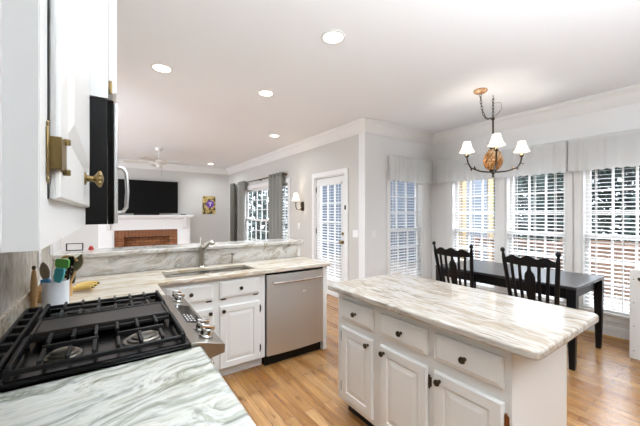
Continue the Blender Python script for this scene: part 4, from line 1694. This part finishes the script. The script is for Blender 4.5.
plo = bpy.data.objects.new('sconce_bulb', pl); COL.objects.link(plo); plo.parent = scn; plo.location = (-.03, -.14, .17)

# ceiling fan
cf_ = thing('ceiling_fan', 'white ceiling fan on a downrod in the living room', 'ceiling fan', (.884, 7.234, CE))
bm = B()
lathe(bm, [(.03, -.07), (.05, -.06), (.07, -.02), (.075, -.0005)], seg=20)
obj('canopy', bm, 'fan', cf_)
bm = B()
lathe(bm, [(.012, -.24), (.012, -.07)], seg=12)
obj('downrod', bm, 'fan', cf_)
bm = B()
lathe(bm, [(0, -.37), (.05, -.368), (.07, -.35), (.1, -.335), (.17, -.31), (.18, -.285), (.14, -.26), (.05, -.24), (.012, -.235)], seg=28)
obj('motor', bm, 'fan', cf_)
bm = B()
lathe(bm, [(0, -.43), (.04, -.425), (.055, -.40), (.05, -.37)], seg=20)
obj('light_bowl', bm, 'fan', cf_)
for k in range(5):
    a = R(20 + 72 * k)
    m = Matrix.Rotation(a, 4, 'Z') @ Matrix.Translation((0, 0, -.305)) @ Matrix.Rotation(R(10), 4, 'X')
    bm = B()
    poly = [(.2, -.03), (.26, -.055), (.62, -.07), (.66, -.055), (.67, 0), (.66, .055), (.62, .07), (.26, .055), (.2, .03)]
    prism(bm, poly, lambda x, y, t: m @ Vector((x, y, t)), -.004, .004)
    box(bm, .12, .24, -.015, .015, -.006, .0, m)
    obj('blade', bm, 'fan', cf_)
bm = B()
tube(bm, [(.05, -.02, -.40), (.05, -.02, -.58)], .003, 6)
obj('pull_chain', bm, 'brass', cf_)

# ------------------------------------------------------------------ outdoors
def stuffplane(name, m, b_):
    return struct(part(name, m, None, b_, smooth=False))
g = slab('ground', 'grass', [(XD + T + .02, 40, -25, 40, -1.4, -1.2)])
bm = B()
y = -4.0
while y < 9.0:
    if y < YN - .1:
        box(bm, XW + T + .01, 7.8, y, y + .135, -.16, -.12)
    else:
        box(bm, (XW + T + .01) if y < YN + T + .01 else XD + T + .02, 7.8, y, y + .135, -.16, -.12)
    y += .142
struct(obj('deck', bm, 'deck', smooth=False))
rl = thing('deck_railing', 'reddish wood deck railing outside the side windows', 'railing', (7.7, 0, -.118))
part('top_rail', 'rail', rl, (-.06, .06, -4, 4.2, .90, .94))
part('upper_rail', 'rail', rl, (-.02, .02, -4, 4.2, .80, .89))
part('bottom_rail', 'rail', rl, (-.02, .02, -4, 4.2, .08, .16))
for y in (-3.9, -2.3, -.7, .9, 2.5, 4.1):
    part('post', 'rail', rl, (-.065, -.021, y - .045, y + .045, 0, .899))
bm = B()
y = -3.8
while y < 4.1:
    box(bm, .021, .055, y - .017, y + .017, .06, .88)
    y += .13
o = obj('balusters', bm, 'rail', rl)
o['kind'] = 'stuff'
# neighbouring building wing
bd = thing('neighbour_house', 'blue-grey sided house wing with tan trim outside the corner windows', 'house', (7.85, 4.6, -1.2))
part('wall', 'siding', bd, (0, 1.62, 0, 9, 0, 5.0))
part('corner_board', 'sid_tan', bd, (-.03, .16, -.03, .12, 0, 5.0))
part('trim_board', 'sid_tan', bd, (-.03, -.001, 1.0, 1.22, 0, 5), (-.03, -.001, 2.6, 2.8, 0, 5.0), (1.32, 1.63, -.03, -.001, 0, 5.0))
part('window', 'steel_dark', bd, (-.02, -.001, 3.6, 4.4, 2.0, 3.6))
bm = B()
prism(bm, [(-.4, 5.0), (2.0, 5.0), (.8, 6.2)], lambda a, b, t: (a, t, b), -.4, 9.4)
obj('roof', bm, 'roof', bd)
# fence further out
fn = thing('board_fence', 'brown board fence beyond the deck railing', 'fence', (13, 0, -1.2))
bm = B()
y = -12
while y < 4:
    box(bm, 0, .03, y, y + .17, 0, 1.75)
    y += .18
obj('boards', bm, 'rail', fn, smooth=False)
part('rail', 'rail', fn, (.031, .08, -12, 4, .4, .5), (.031, .08, -12, 4, 1.4, 1.5))
# trees
def make_tree(name, label, hgt, rad, leaf, seed, n=2600, rnd_=False):
    rnd = random.Random(seed)
    t = thing(name, label, 'tree', (0, 0, -1.2), 0, 'trees beyond the deck')
    bm = B()
    tube(bm, [(0, 0, 0), (.05, .03, hgt * .4), (-.03, .05, hgt * .9)], .15, 8, radii=[.2, .13, .03])
    for k in range(14):
        z = hgt * (.2 + .05 * k)
        a = rnd.uniform(0, 6.28)
        ln = rad * (1 - .05 * k)
        tube(bm, [(0, 0, z), (ln * .5 * math.cos(a), ln * .5 * math.sin(a), z + .3), (ln * math.cos(a), ln * math.sin(a), z + .5)], .04, 5, radii=[.05, .03, .01])
    obj('trunk', bm, 'bark', t)
    bm = B()
    for i in range(n):
        v = rnd.random() ** .8
        z = hgt * (.06 + .94 * v)
        rr = rad * (math.sqrt(max(0, 1 - (2 * v - 1) ** 2 * .8)) if rnd_ else (1 - v * .75)) * math.sqrt(rnd.uniform(.15, 1))
        a = rnd.uniform(0, 2 * PI)
        c = Vector((rr * math.cos(a), rr * math.sin(a), z))
        s = rnd.uniform(.10, .26)
        d1 = Vector((rnd.gauss(0, 1), rnd.gauss(0, 1), rnd.gauss(0, .6))).normalized()
        d2 = d1.orthogonal().normalized()
        vs = [bm.verts.new(c + d1 * s), bm.verts.new(c + d2 * s * .5), bm.verts.new(c - d1 * s), bm.verts.new(c - d2 * s * .5)]
        bm.faces.new(vs)
    o = obj('foliage', bm, leaf, t, smooth=False)
    o['kind'] = 'stuff'
    return t
t1 = make_tree('evergreen_tree', 'dark evergreen tree outside, behind the middle side window', 5.6, 1.7, 'leaf', 3)
t1.location = (17, 5.3, -1.2)
t2 = make_tree('bushy_tree', 'pale grey-green tree outside, behind the rightmost window', 5.4, 2.1, 'leaf2', 5, 3600, True)
t2.location = (17, -1.9, -1.2)
tl = [('dark evergreen tree outside, centred between the middle and right windows', t1, (17, 1.85)), ('dark evergreen tree outside at the far right of the windows', t1, (17.5, -6)),
      ('pale grey-green tree outside, farther back behind the middle window', t2, (22, 3.9)), ('pale grey-green tree outside, farther back behind the rightmost window', t2, (22.5, -.4)),
      ('pale grey-green tree outside, just right of the blue-grey house', t2, (20, 8.3)),
      ('dark evergreen tree farthest back outside, seen behind the rightmost window', t1, (22, -4.6)), ('pale grey-green tree outside, seen through the living room window', t2, (6.6, 15.5))]
for i, (lab, src, (x, y)) in enumerate(tl):
    c = copy_tree(src)
    c.location = (x, y, -1.2)
    c.rotation_euler = (0, 0, i * 1.1)
    c['label'] = lab
